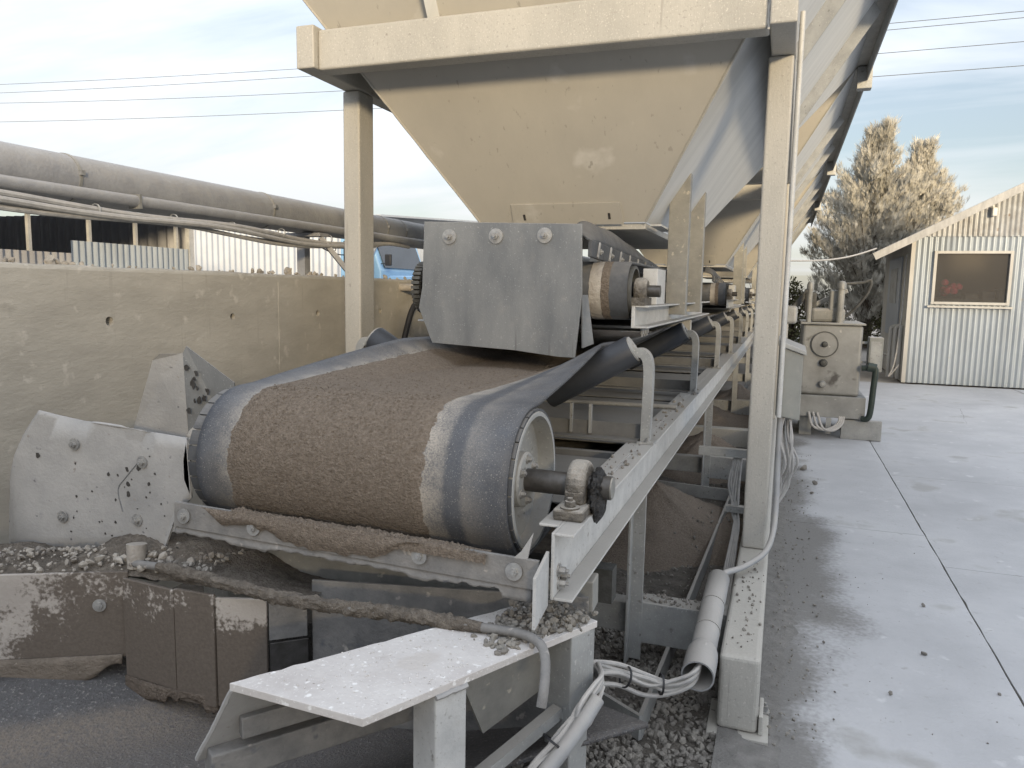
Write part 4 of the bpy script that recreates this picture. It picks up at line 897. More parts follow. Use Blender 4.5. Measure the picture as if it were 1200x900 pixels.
def belt_streak(xyz, noise_, mr, op, n, l, g):
    dv = n.new('ShaderNodeVectorMath'); dv.operation = 'DOT_PRODUCT'; l.new(g.outputs['Position'], dv.inputs[0]); dv.inputs[1].default_value = tuple(pd)
    c0 = oc.dot(pd); x_ = op('ADD', op('SUBTRACT', dv.outputs['Value'], c0), op('MULTIPLY', op('SUBTRACT', noise_(6), .5), .10))
    m_ = op('MULTIPLY', mr(x_, -.33, -.26), mr(x_, -.24, -.02, 1, .35)); m_ = op('MULTIPLY', m_, mr(noise_(110), .30, .62, .25, 1))
    return m_, (.235, .20, .165)
stained(M['belt2'], belt_streak)
M['skirtsand'] = mat('damp_sand_cake', (.20, .165, .135), (.12, .098, .08), 40, .95, 0, .9, 110, spots=[((.28, .24, .2), 150, .66)], spec=.15)
board((-2.6, 1.27), (-1.80, 1.672), .30, .600, .012, 'skirt', z0b=.335)
board((-1.80, 1.655), (-1.597, 1.640), .27, .585, .012, 'skirt')
board((-1.595, 1.640), (-1.46, 1.645), .255, .590, .012, 'skirt')
board((-1.457, 1.648), (-1.318, 1.69), .26, .582, .012, 'skirt')
board((-1.315, 1.693), (-1.235, 1.76), .46, .580, .010, 'bar'); board((-1.315, 1.695), (-1.235, 1.763), .26, .452, .010, 'shaft')
board((-1.23, 1.78), (-.46, 1.955), .18, .62, .010, 'bar', 'back_board')
MB().beam((-2.5, 1.95, .57), (-.46, 2.04, .60), .08, .09).build('cross_beam', 'creamdark', lc, bevel=.004)
MB().beam((-2.3, 2.5, .45), (-.5, 2.5, .45), .07, .12).build('cross_beam', 'soot', lc)
for xx in (-1.35, -.98): MB().box(xx-.03, xx+.03, 2.1, 2.12, .1, .72).build('drop_bracket', 'creamdark', lc)
MB().beam((-1.2, 2.05, .55), (-1.08, 2.2, .7), .02, .025).build('brace', 'frame', lc)
MB().bolt((-1.87, 1.628, .50), (.45, -.89, 0), .012, .008, 1.6).build('bolt', 'zinc', lc)
M['stripmat'] = mat('sandy_torn_rubber', (.23, .195, .16), (.15, .128, .105), 16, .95, 0, .6, 100, spots=((.30, .26, .22), 120, .66), spec=.15)
b = MB()
def ragged(u, v):
    x = -1.80+.34*u; y = 1.648-.06*u*(1-u); dz = (.035+.02*sin(u*7)+.03*max(0, fbm(u*9, 4.4))+.01*nz(u*60))*v
    return V((x, y, .285-dz))
b.sheet(None, None, None, 60, 4, ragged); b.build('ragged_rubber', 'skirtsand', lc, smooth=True, solid=.009)
# hanging rubber strip under the first board, torn edge
b = MB()
def strip(u, v):
    p_ = V((-2.6, 1.255, 0)).lerp(V((-1.815, 1.652, 0)), u); dz = (.07+.03*u-.07*sstep(.82, 1.0, u)+.015*nz(u*16)+.008*nz(u*50))*v
    return V((p_.x-.004*v, p_.y, .335-dz+.01*u))
b.sheet(None, None, None, 60, 4, strip); b.build('rubber_strip', 'stripmat', lc, smooth=True, solid=.01)
# fines piled on the ledge behind the skirt and rubble
ld = MB()
def ledge(u, v):
    x = -2.62+1.42*u; yb_ = 1.27+.503*(min(x, -1.8)+2.6)+(.07*(x+1.8) if x > -1.8 else 0); y = yb_-.004+.36*v
    hgt = .588+.025*sin(v*pi)*(1+fbm(x*6, y*6))-.1*sstep(.6, 1, u)*v+.045*sstep(.35, .55, u)*sstep(.95, .6, u)*sin(v*pi*.9)
    return V((x, y, hgt+.006*nz(x*60, y*60)))
ld.sheet(None, None, None, 90, 26, ledge)
tag(ld.build('ledge_fines', 'sandgrey', smooth=True), 'grey fines banked on the ledge behind the skirt boards', 'sand', kind='stuff')
pl = []
random.seed(11)
for i in range(620):
    x = random.uniform(-2.55, -1.55); yb_ = 1.27+.503*(min(x, -1.8)+2.6)+(.07*(x+1.8) if x > -1.8 else 0)
    v_ = random.random()**1.2; s_ = random.choice([.004, .005, .006, .008, .01, .014])*(1.25 if x > -2.0 else 1)
    pl.append((x, yb_+.005+.22*v_, .600+.022*sin(v_*pi)+s_*.2+random.random()*.008*(2.2 if -1.95 < x < -1.65 else 1), s_))
rocks('ledge_rubble', pl, 'stonemix', 1, label='pale rubble scattered along the ledge below the wing plate', cat='rubble', kind='stuff')
b = MB().cyl((-1.80, 1.70, .60), (-1.803, 1.71, .672), .024, .029, n=16)
solo(b, 'pipe_stub', 'stonepale', 'short dusty upright pipe stub among the rubble below the wing plate', 'pipe', (-1.8, 1.7, .6), smooth=True)

# near table-like plate over the receiving conveyor's tail frame
tb = thing('tail_frame', 'low steel frame with broad flat top plate in the near foreground', 'frame', (-.75, 1.5, 0))
T0, T1, T2, T3 = V((-1.07, 1.242, .6)), V((-.735, 1.226, .6)), V((-.408, 1.84, .6)), V((-.585, 1.925, .6))
M['tabletop'] = mat('dusty_plate_white_flecks', (.60, .58, .555), (.46, .43, .41), 4, .7, 0, .2, 80, spots=[((.74, .73, .71), 48, .625), ((.66, .64, .62), 130, .62), ((.20, .18, .165), 75, .72), ((.50, .47, .44), 6, .60), ((.40, .37, .345), 18, .66)], spec=.3)
# top plate with ragged left edge
b = MB(); pts = []
for j in range(31): q = T0.lerp(T3, j/30); pts.append(q+V((.006*nz(j*.9), .006*nz(j*.9+7), 0)))
for j in range(13): q = T1.lerp(T2, 1-j/12); pts.append(q)
b.plate(pts, .018, (0, 0, 1)); b.build('top_plate', 'tabletop', tb, bevel=.0015)
# sloped inner plate below its left edge, its torn near end showing
dn = V((-.12, .02, -.20)); 
b = MB(); q0, q1 = T0+V((.004, .004, -.008)), T3+V((.004, -.004, -.008))
b.plate([q0, q1, q1+dn, q0+dn], .010); b.build('sloped_plate', 'wing', tb)
tn = MB().tube([q0.lerp(q0+dn, t)+V((.003*nz(t*20), 0, .004*nz(t*31))) for t in [k_/14 for k_ in range(15)]], [.006+.002*nz(k_*1.7) for k_ in range(15)], 6); tn.build('torn_edge', 'wing', tb, smooth=True)
MB().beam(q0+dn*.55+V((.05, .03, 0)), q1+dn*.55+V((.05, 0, 0)), .03, .05).build('inner_rail', 'bar', tb, bevel=.003)
MB().beam(q0+dn+V((.03, .0, .0)), q1+dn+V((.05, 0, 0)), .08, .07).build('lower_rail', 'bar', tb, bevel=.004)
ed = (T2-T1).normalized(); en = V((-ed.y, ed.x, 0))
def leg(s_, w_, dpt, m='white', z1=.5925):
    c = T1+ed*s_; n_ = [c, c+ed*w_, c+ed*w_+en*dpt, c+en*dpt]
    MB().add([(q.x, q.y, -.02) for q in n_]+[(q.x, q.y, z1) for q in n_], [(0, 3, 2, 1), (4, 5, 6, 7), (0, 1, 5, 4), (1, 2, 6, 5), (2, 3, 7, 6), (3, 0, 4, 7)]).build('leg', m, tb, bevel=.004)
T1b = T1
leg(.178, .085, .085); leg(.60, .07, .09, 'frame')
wd = MB().tube([T1+ed*(.178+.085*j/10)+V((.002, -.003, -.012+.003*nz(j*2.3))) for j in range(11)], [.006+.002*nz(j*1.9+3) for j in range(11)], 6); wd.build('weld_bead', 'wing', tb, smooth=True)
MB().plate([T2+V((-.01, 0, -.008)), T2+V((-.03, -.04, -.008)), T2+V((-.03, -.04, -.2)), T2+V((-.01, 0, -.2))], .008).build('end_gusset', 'frame', tb)
MB().beam(T1+ed*.27+en*.04+V((0, 0, -.30)), T1+ed*.60+en*.04+V((0, 0, -.22)), .03, .03).build('brace', 'frame', tb)
MB().beam(T1+ed*.0+en*.3+V((0, 0, -.42)), T2+en*.25+V((0, 0, -.42)), .05, .06).build('base_rail', 'soot', tb)
MB().plate([T1+ed*.30+en*.10+V((0, 0, -.01)), T1+ed*.60+en*.10+V((0, 0, -.01)), T1+ed*.60+en*.11+V((0, 0, -.19)), T1+ed*.42+en*.13+V((0, 0, -.25))], .008).build('web_plate', 'creamdark', tb)
# pebbles heaped on the plate
pl = []
for i in range(520):
    t = random.random(); q = T3.lerp(T2, random.random()**.8)*(1-.38*t**1.5)+(T0.lerp(T1, .75))*.38*t**1.5
    dd = .028*max(0, 1-abs(t-.35)*1.8); s_ = random.choice([.005, .006, .008, .010, .013])
    pl.append((q.x+random.gauss(0, .012)-.012, q.y+random.gauss(0, .014)-.02, .608+s_*.3+random.random()*dd, s_))
rocks('plate_pebbles', pl, 'stone', 1, label='small heap of pebbles on the far end of the flat plate', cat='pebbles', kind='stuff')
pl2 = []
for i in range(420):
    u_, v_ = random.random(), random.random()**.7; q = T0.lerp(T1, u_).lerp(T3.lerp(T2, u_), v_*.8+.04); s_ = random.choice([.0012, .0016, .002, .003]); pl2.append((q.x, q.y, .609+s_*.4, s_))
rocks('plate_crumbs', pl2, 'crumb', 1, label='pale crumbs scattered over the flat plate', cat='crumbs', kind='stuff')
pc = MB()
def fine(u, v):
    c = T3.lerp(T2, .45)*.86+(T0.lerp(T1, .7))*.14; an = u*2*pi; rr = v*(.13+.04*nz(cos(an)*2, sin(an)*2)); q = c+ed*(rr*cos(an)*1.0)+en*(rr*sin(an)*.6)
    return V((q.x, q.y, .609+.020*(1-v)*(1+.4*nz(q.x*30, q.y*30))-.004*(v > .99)))
pc.sheet(None, None, None, 48, 12, fine)
tag(pc.build('plate_fines', 'sandgrey', smooth=True), 'grey fines beneath the pebbles on the flat plate', 'sand', kind='stuff')

# sand-crusted rope / rod from the rubble across to the plate
path = cat_rom([(-1.80, 1.69, .618), (-1.66, 1.675, .628), (-1.44, 1.645, .630), (-1.23, 1.63, .625), (-1.05, 1.635, .625), (-.93, 1.65, .625), (-.81, 1.66, .624), (-.67, 1.662, .624), (-.56, 1.657, .628), (-.50, 1.625, .630), (-.468, 1.575, .620), (-.452, 1.52, .585), (-.452, 1.50, .545)], 10)
rd = thing('crusted_hose', 'bent hose crusted with sand spanning from the rubble to the flat plate', 'hose', (-1.1, 1.65, .62))
MB().tube(path, .0115, 12).build('hose', 'bar', rd, smooth=True)
b = MB(); n_ = len(path); cp = path[8:int(n_*.60)]; vs = []
K = 16; m_ = len(cp)*3
for j in range(m_):
    t = j/(m_-1)*(len(cp)-1); i0 = min(int(t), len(cp)-2); c = cp[i0].lerp(cp[i0+1], t-i0); tg = (cp[i0+1]-cp[i0]).normalized(); sd_ = V((tg.y, -tg.x, 0)).normalized()
    e = sstep(0, .06, j/m_)*sstep(1, .9, j/m_)
    for k_ in range(K):
        an = 2*pi*k_/K; rr = .0115+e*(.003+.006*fbm(j*.15, k_*.4)+.005*abs(nz(j*1.1, k_*1.3)))
        vs.append(c+sd_*cos(an)*rr+V((0, 0, 1))*sin(an)*rr*(1.15 if sin(an) > 0 else 1.25))
b.add(vs, [(j*K+k_, j*K+(k_+1) % K, (j+1)*K+(k_+1) % K, (j+1)*K+k_) for j in range(m_-1) for k_ in range(K)])
b.build('sand_coat', 'sandgrey', rd, smooth=True)

# ================================================================== CABLES AND CONDUIT AT THE SKID
cbl = thing('cable_bundle', 'bundle of dusty grey cables looping from the conduit to the near frame leg', 'cables', (-.45, 1.95, .3))
base = [(-.185, 2.45, .30), (-.20, 2.33, .262), (-.27, 2.30, .225), (-.34, 2.27, .235), (-.42, 2.2, .285), (-.47, 2.08, .345), (-.435, 1.96, .41), (-.395, 1.85, .445), (-.40, 1.775, .45)]
tail = [(-.425, 1.71, .42), (-.46, 1.66, .37), (-.505, 1.61, .31), (-.56, 1.57, .23), (-.62, 1.52, .12), (-.66, 1.48, .015)]
random.seed(21)
for i in range(9):
    an = 2*pi*i/9; rr = .006+.016*(i % 3)/2; off = V((.3*cos(an), .6*sin(an), cos(an)))*rr
    pts = [V(q)+off+V((random.gauss(0, .003), random.gauss(0, .003), random.gauss(0, .004)+(.018*sin(i*2.1) if 2 < j < 6 else 0))) for j, q in enumerate(base)]
    if i < 6: pts += [V(q)+off*.9+V((random.gauss(0, .004), random.gauss(0, .004), random.gauss(0, .004))) for q in tail]
    else: pts += [V((-.42, 1.72, .43))+off, V((-.425, 1.71, .385))+off, V((-.405, 1.77, .37))+off, V((-.395, 1.86, .41))+off]
    MB().tube(cat_rom(pts, 6), .0075 if i % 2 else .0062, 8).build('cable', 'cable', cbl, smooth=True)
MB().tube(cat_rom([V(q)+V((.018, -.02, -.012)) for q in [(-.40, 1.77, .46)]+tail], 6), .019, 12).build('hose', 'conduit', cbl, smooth=True)
for q, d in (((-.30, 2.285, .232), (1, .4, -.1)), ((-.40, 2.215, .272), (.8, .6, -.4)), ((-.465, 1.655, .365), (.4, .5, .7)), ((-.56, 1.57, .232), (.5, .4, .8))):
    MB().lathe(q, d, [(.030, 0), (.0335, 0), (.0335, .006), (.030, .006)], 16, True).build('cable_tie', 'black', cbl, smooth=True)
sleeve = thing('conduit_sleeve', 'grey plastic conduit sleeve leaning against the near skid beam', 'conduit', (-.19, 2.5, .2))
S0, S1 = V((-.185, 3.02, .325)), V((-.19, 2.36, .262)); sv = (S1-S0)
MB().tube([S0+sv*t for t in (0, .3, .6, .85)], .040, 24, cap=False).build('sleeve_tube', 'conduit', sleeve, smooth=True, solid=.005)
bl_ = MB().lathe(S0+sv*.82, sv, [(.044, 0), (.050, .02), (.052, .05), (.052, .155), (.047, .155), (.046, .05), (.040, 0)], 28).build('bell_end', 'conduit', sleeve, smooth=True)
for t in (.34, .62): MB().lathe(S0+sv*t, sv, [(.0425, 0), (.0445, 0), (.0445, .005), (.0425, .005)], 28, True).build('seam_ring', 'creamdark', sleeve, smooth=True)
pc_ = thing('post_cables', 'tangle of grey conduit and cables running down the near right post', 'cables', (0, 3.7, .28))
MB().tube(cat_rom([(.012, 3.68, 1.0), (.012, 3.66, .75), (.016, 3.6, .52), (.010, 3.5, .40), (-.02, 3.36, .345), (-.10, 3.22, .318), (-.165, 3.10, .325), (-.185, 3.0, .325)], 6), .0125, 12).build('conduit', 'conduit', pc_, smooth=True)
random.seed(5)
for i in range(8):
    x0 = .012+.012*(i % 4); y0 = 3.68+.05*(i//4)
    pts = [(x0+.01, y0, .92), (x0+random.gauss(.02, .012), y0-.02, .80), (x0+random.gauss(.025, .018), y0-.03, .68), (x0+random.gauss(.012, .012), y0, .57), (.014, 3.66, .47), (.012, 3.62, .40+.02*i)]
    MB().tube(cat_rom(pts, 6), .0048, 6).build('cable', 'cable', pc_, smooth=True)
MB().tube([(.004, 3.63, .9), (.004, 3.63, 2.62), (.004, 3.63, 2.66)], .011, 10).build('riser', 'white', pc_, smooth=True)
MB().tube([(.0, 3.66, .9), (.0, 3.66, 2.62)], .008, 10).build('riser', 'conduit', pc_, smooth=True)
inn = thing('inner_post_cables', 'grey cables tied down the inner side of the near right post', 'cables', (-.16, 3.8, .28))
for i in range(5):
    MB().tube(cat_rom([(-.155-.008*i, 3.82, .66), (-.16-.012*i, 3.8, .52), (-.158-.014*(i % 3), 3.78, .40), (-.15-.006*i, 3.75, .31), (-.16-.01*i, 3.62, .12), (-.165-.006*i, 3.5, .02)], 5), .006, 6).build('cable', 'cable', inn, smooth=True)
MB().box(-.215, -.128, 3.76, 3.80, .395, .425).build('clamp', 'frame', inn); MB().box(-.36, -.128, 3.80, 3.84, .66, .70).build('cable_arm', 'frame', inn)
eb = thing('electrical_box', 'grey electrical enclosure with sloping lid on the right side of the near post', 'enclosure', (.03, 3.7, .88))
MB().add([(-.012, 3.645, .905), (.094, 3.66, .885), (.094, 3.86, .885), (-.012, 3.86, .905), (-.012, 3.645, 1.225), (.094, 3.66, 1.185), (.094, 3.86, 1.2), (-.012, 3.86, 1.235)],
         [(0, 3, 2, 1), (4, 5, 6, 7), (0, 1, 5, 4), (1, 2, 6, 5), (2, 3, 7, 6), (3, 0, 4, 7)]).build('box_body', 'elbox', eb, bevel=.004)
MB().add([(-.016, 3.635, 1.226), (.106, 3.648, 1.184), (.106, 3.88, 1.192), (-.016, 3.88, 1.236), (-.016, 3.635, 1.252), (.106, 3.648, 1.204), (.106, 3.88, 1.215), (-.016, 3.88, 1.262)],
         [(0, 3, 2, 1), (4, 5, 6, 7), (0, 1, 5, 4), (1, 2, 6, 5), (2, 3, 7, 6), (3, 0, 4, 7)]).build('lid', 'frame', eb, bevel=.004)
for zz in (.96, 1.05, 1.14): MB().bolt((-.004, 3.646, zz), (0, -1, 0), .004, .003, 1.5).build('screw', 'zinc', eb)

# ================================================================== GROUND UNDER THE CONVEYOR
def hump(cx, cy, r, h, x, y): 
    d = math.hypot(x-cx, y-cy)/r; return h*max(0, 1-d)**1.15
PIL = [(-.72, 4.62, .66, .33), (-.58, 6.6, .6, .30), (-1.0, 8.5, 1.0, .35), (-.5, 10.2, .7, .3)]
b = MB()
def bed(u, v):
    x = -2.7+2.62*u; y = .4+11.6*v; z = -.006+.012*fbm(x*3, y*3)+.006*nz(x*22, y*22)
    return V((x, y, z))
b.sheet(None, None, None, 70, 260, bed)
tag(b.build('gravel_bed', 'dirt', smooth=True), kind='structure')
for (cx, cy, r, h), lab in zip(PIL, ('brown sand pile spilled beneath the conveyor beside the near post', 'second brown sand pile beneath the conveyor by the middle stand', 'broad sand pile far under the conveyor', 'small sand pile at the far stand')):
    b = MB()
    def pf(u, v):
        an = u*2*pi; rr = v*r*(1+.18*fbm(cos(an)*1.5+cx, sin(an)*1.5)); x = cx+rr*cos(an); y = cy+rr*sin(an)*1.15
        return V((x, y, -.012+h*(1-v)**1.2*(1+.1*fbm(x*5, y*5))+.006*nz(x*40, y*40)+.012*fbm(x*9, y*9)*(v > .05)))
    b.sheet(None, None, None, 72, 30, pf)
    solo(b, 'sand_pile', 'sand', lab, 'sand pile', (cx, cy, 0), 'sand piles under the conveyor', smooth=True)
pl = []; random.seed(31)
def bedz(x, y): return -.006+.012*fbm(x*3, y*3)
for i in range(7200):
    x = random.uniform(-1.1, -.10); y = 1.55+random.random()**1.4*1.75; s_ = random.choice([.006, .008, .010, .012, .015, .018])
    pl.append((x, y, bedz(x, y)+s_*.35, s_))
for i in range(1300):
    x = random.uniform(-1.0, -.12); y = random.uniform(3.2, 6.5); s_ = random.choice([.005, .007, .009, .013]); hh = max(hump(*q, x, y) for q in PIL)
    pl.append((x, y, bedz(x, y)+hh*.93+s_*.2, s_))
rocks('gravel', pl, 'stone', 1, label='loose grey gravel covering the ground below the conveyor', cat='gravel', kind='stuff')
# sand drift spilled onto the slab edge beside the skid
b = MB()
def drift(u, v):
    x = -.13+.75*u; y = 2.2+10.5*v
    edge = .03+.04*fbm(y*.9, 2.2)+.06*sstep(5.0, 3.9, y)*sstep(2.7, 3.5, y)+.08*sstep(5, 7.5, y)+.03*fbm(y*4, 7)+.012*nz(y*30)
    t = (edge-x)/.10
    return V((x, y, .003+.016*min(1, max(-1, t))+.004*nz(x*20, y*20)+.002*nz(x*70, y*70)))
b.sheet(None, None, None, 60, 420, drift)
tag(b.build('sand_drift', 'drift', smooth=True), 'dark sand drift spilled along the concrete edge beside the skid', 'sand', kind='stuff')
pl = []
for i in range(420):
    y = random.uniform(2.4, 7.5); x = abs(random.gauss(0, .11))+.02; s_ = random.choice([.003, .004, .005, .006, .009]); pl.append((x, y, .004+s_*.4+(.012 if x < .2 else 0), s_))
for i in range(60):
    y = random.uniform(1.6, 5); x = random.uniform(.05, .9); s_ = random.choice([.002, .003, .004]); pl.append((x, y, s_*.5, s_))
rocks('scattered_pebbles', pl, 'stone', 1, label='scattered pebbles on the concrete beside the skid beam', cat='pebbles', kind='stuff')
random.seed(2)
for i, (x, y, s_) in enumerate(((.23, 6.7, .035), (.30, 6.2, .022), (.27, 5.9, .018), (.62, 3.35, .014), (.45, 2.95, .010), (.83, 3.1, .008), (.70, 3.9, .012))):
    v, f = rock_verts(s_, 2); q = MB(); q.v = [tuple(t) for t in v]; q.f = f; o = q.build('loose_rock', 'stone'); o.location = (x, y, -float(v[:, 2].min())*.9)
    tag(o, ['largest loose rock on the sandy concrete edge right of the near post', 'loose rock just nearer than the largest rock by the post', 'small loose rock nearest the post of the three beside it', 'dark chip in the middle of the near slab', 'small chip near the skid end of the near slab', 'tiny chip close to the long slab joint', 'small dark chip on the near slab beyond the middle one'][i], 'rock', 'loose rocks on the slab')
pl = []
for i in range(60):
    y = random.uniform(2.52, 3.4); x = random.gauss(-.07, .03); s_ = random.choice([.003, .004, .006, .009]); pl.append((min(-.015, max(-.125, x)), y, .278+s_*.35, s_))
for i in range(50):
    y = random.uniform(2.86, 2.94); x = random.uniform(-.5, -.2); s_ = random.choice([.004, .006, .010]); pl.append((x, y, .253+s_*.35, s_))
for i in range(90):
    y = random.uniform(2.0, 4.8); x = random.uniform(-.555, -.46); s_ = random.choice([.003, .004, .006, .009]) if i > 8 else .013; pl.append((x, y, .864+s_*.35, s_))
rocks('beam_grit', pl, 'stone', 1, label='grit and chips lying on the skid beam, ties and rail tops', cat='grit', kind='stuff')
# steel angle frame lying on the gravel
tf = thing('ground_tray', 'thin rectangular steel edging frame lying on the gravel below the conveyor', 'tray', (-.4, 3.5, 0))
for p_, q_ in (((-.365, 2.335, .045), (-.272, 5.42, .05)), ((-.363, 2.33, .045), (-.72, 2.56, .045)), ((-.275, 5.425, .05), (-.95, 5.5, .05))):
    MB().beam(p_, q_, .014, .085).build('edge_bar', 'frame', tf)

# ================================================================== MACHINE (oil heater) BY THE SLAB
hm = thing('oil_heater', 'stained steel heater tank with round hatch standing at the slab edge', 'tank', (.48, 8.9, 0))
MB().box(.19, .765, 8.40, 9.35, .44, 1.165).build('tank_body', 'tank', hm, bevel=.03, seg=3)
MB().box(.17, .785, 8.38, 9.37, 1.166, 1.185).build('lid', 'creamdark', hm, bevel=.004)
MB().box(.17, .83, 8.36, 9.4, .215, .439).build('base_box', 'tank', hm, bevel=.008)
ht = MB().lathe((.41, 8.398, .965), (0, -1, 0), [(0, 0), (.125, 0), (.125, .012), (0, .016)], 40).build('hatch', 'tank', hm, smooth=True)
MB().lathe((.41, 8.398, .965), (0, -1, 0), [(.122, 0), (.132, 0), (.132, .016), (.122, .018)], 40, True).build('hatch_ring', 'soot', ht, smooth=True)
for zz, mm, rr in ((.965, 'soot', .025), (.775, 'soot', .032), (.555, 'tank', .03)):
    MB().lathe((.41, 8.385, zz), (0, -1, 0), [(rr*1.25, -.0), (rr*1.25, .012), (rr, .02), (rr*.8, .045), (0, .05)], 20).build('knob', mm, hm, smooth=True)
for xx, zt, rr in ((.245, 1.54, .026), (.545, 1.55, .034)):
    s_ = MB().cyl((xx, 8.55, 1.18), (xx, 8.55, zt), rr, n=18).build('vent_pipe', 'creamdark', hm, smooth=True)
    MB().lathe((xx, 8.55, zt-.02), (0, 0, 1), [(rr, 0), (rr*1.35, 0), (rr*1.35, .05), (rr*.9, .08), (0, .085)], 18).build('vent_cap', 'tank', s_, smooth=True)
MB().box(.44, .52, 8.6, 8.72, 1.30, 1.52).build('filter_can', 'tank', hm, bevel=.015)
MB().beam((.02, 8.75, 1.22), (.27, 8.75, 1.56), .07, .06).build('burner_arm', 'soot', hm, bevel=.01)
MB().box(.20, .32, 8.7, 8.85, 1.28, 1.50).build('burner_box', 'soot', hm, bevel=.02)
MB().beam((.30, 8.8, 1.36), (.62, 8.8, 1.52), .06, .05).build('cross_pipe', 'creamdark', hm, bevel=.01)
MB().box(.27, .60, 8.6, 8.95, 1.186, 1.33).build('motor', 'creamdark', hm, bevel=.03)
MB().tube(cat_rom([(.60, 8.7, 1.24), (.70, 8.66, 1.34), (.80, 8.62, 1.50), (.82, 8.6, 1.62), (.74, 8.6, 1.60), (.56, 8.58, 1.585)], 6), .016, 8).build('hose', 'soot', hm, smooth=True)
eb2 = MB().box(.83, .96, 8.42, 8.62, .70, 1.05).build('switch_box', 'elbox', hm, bevel=.006)
MB().box(.845, .945, 8.414, 8.419, .74, 1.01).build('door', 'frame', eb2); MB().cyl((.965, 8.5, .88), (1.0, 8.5, .88), .012, n=10).build('switch', 'soot', eb2)
MB().box(.766, .83, 8.5, 8.55, .98, 1.0).build('mount_bar', 'frame', hm); MB().box(.766, .83, 8.5, 8.55, .78, .80).build('mount_bar', 'frame', hm)
MB().tube(cat_rom([(.77, 8.36, .74), (.86, 8.345, .745), (.895, 8.34, .72), (.888, 8.34, .55), (.875, 8.34, .30), (.85, 8.345, .23), (.80, 8.36, .225)], 6), .030, 14).build('green_pipe', 'greenpipe', hm, smooth=True)
MB().lathe((.87, 8.345, .75), (1, 0, -.2), [(0, -.05), (.045, -.05), (.045, .03), (0, .03)], 16).build('pipe_elbow', 'greenpipe', hm, smooth=True)
MB().box(.62, 1.0, 8.40, 8.47, .0, .20).build('foot_bracket', 'frame', hm, bevel=.004); MB().box(.22, .34, 8.5, 9.2, 0, .215).build('foot_bracket', 'frame', hm)
MB().box(.70, .78, 8.9, 9.3, 0, .215).build('foot_bracket', 'frame', hm)
for i in range(3): MB().tube(cat_rom([(.30+.04*i, 8.35, .26), (.34+.05*i, 8.25, .14-.01*i), (.46+.04*i, 8.27, .10), (.58+.02*i, 8.33, .16), (.60+.02*i, 8.38, .25)], 6), .013, 8).build('hose', 'cable', hm, smooth=True)
MB().box(.47, .52, 8.345, 8.358, .05, .214).build('ladder_strap', 'frame', hm)
MB().box(-.004, .16, 6.2, 6.34, 1.17, 1.33).build('x', 'frame') if False else None
lb = thing('post_lamp_box', 'small rounded grey box on the rear right post above the heater', 'box', (.05, 7.62, 1.25))
MB().box(-.019, .12, 7.62, 7.72, 1.19, 1.36).build('housing', 'frame', lb, bevel=.03, seg=3); MB().box(.02, .045, 7.65, 7.68, .9, 1.19).build('conduit', 'white', lb)

# ================================================================== CORRUGATED SHED ON THE RIGHT
sh = thing('corrugated_shed', 'corrugated metal shed with cream trim and one wide window at the slab end', 'shed', (5.5, 16.4, 0))
SY, X0, X1, XM, EV, SLP = 14.6, 1.99, 9.2, 5.6, 2.46, .527
def roofz(x): return EV+.05+SLP*(min(x, 2*XM-x)-X0)
WX0, WX1, WZ0, WZ1 = 2.36, 3.45, 1.385, 2.215
x = X0
while x < X1-.02:
    wd_ = min(.68, X1-x); lo = x; off = 0
    x2 = x+wd_
    segs = []
    if x2 <= WX0 or x >= WX1: segs = [(x, x2, 0, 2.50)]
    else:
        a0, a1 = max(x, WX0), min(x2, WX1)
        if x < WX0: segs.append((x, WX0, 0, 2.50))
        segs += [(a0, a1, 0, WZ0), (a0, a1, WZ1, 2.50)]
        if x2 > WX1: segs.append((WX1, x2, 0, 2.50))
    for (sa, sb, za, zb) in segs:
        b = MB(); n = max(2, int((sb-sa)/.085*7)); vs = []
        for i in range(n+1):
            s_ = sa+(sb-sa)*i/n; vs += [(s_, SY+.012*cos(2*pi*s_/.085), za), (s_, SY+.012*cos(2*pi*s_/.085), zb)]
        b.add(vs, [(2*i, 2*i+2, 2*i+3, 2*i+1) for i in range(n)]); b.build('wall_sheet', 'corr', sh, smooth=True)
    b = MB(); n = int(wd_/.075*7); vs = []
    for i in range(n+1):
        s_ = x+wd_*i/n; yy = SY-.018+.011*cos(2*pi*s_/.075); vs += [(s_, yy, 2.485+.008*nz(x*7)), (s_, yy, max(2.5, roofz(s_)-.03))]
    b.add(vs, [(2*i, 2*i+2, 2*i+3, 2*i+1) for i in range(n)]); b.build('gable_sheet', 'corrold', sh, smooth=True)
    x += wd_
# left wall: cream boards, door panel
yy = SY+.02
while yy < 18.1:
    MB().box(X0-.0, X0+.03, yy, yy+.245, 0, EV).build('wall_board', 'trim', sh, bevel=.003); yy += .25
MB().box(X0-.012, X0+.05, SY-.03, SY+.019, 0, EV).build('corner_board', 'trim', sh)
dp_ = MB().box(X0-.03, X0-.002, 15.5, 17.2, .75, 2.2).build('door', 'corrwhite', sh, bevel=.004); MB().box(X0-.04, X0-.031, 15.9, 16.8, 1.35, 2.0).build('door_panel', 'corrold', dp_)
MB().box(X0, X1, 18.1, 18.15, 0, EV).build('rear_wall', 'corrdark', sh); MB().box(X1-.03, X1, SY+.02, 18.1, 0, EV).build('right_wall', 'corr', sh)
MB().plate([(X0+.05, 18.1, EV), (X1-.05, 18.1, EV), (XM, 18.1, roofz(XM)-.05)], .03).build('rear_gable', 'corrdark', sh)
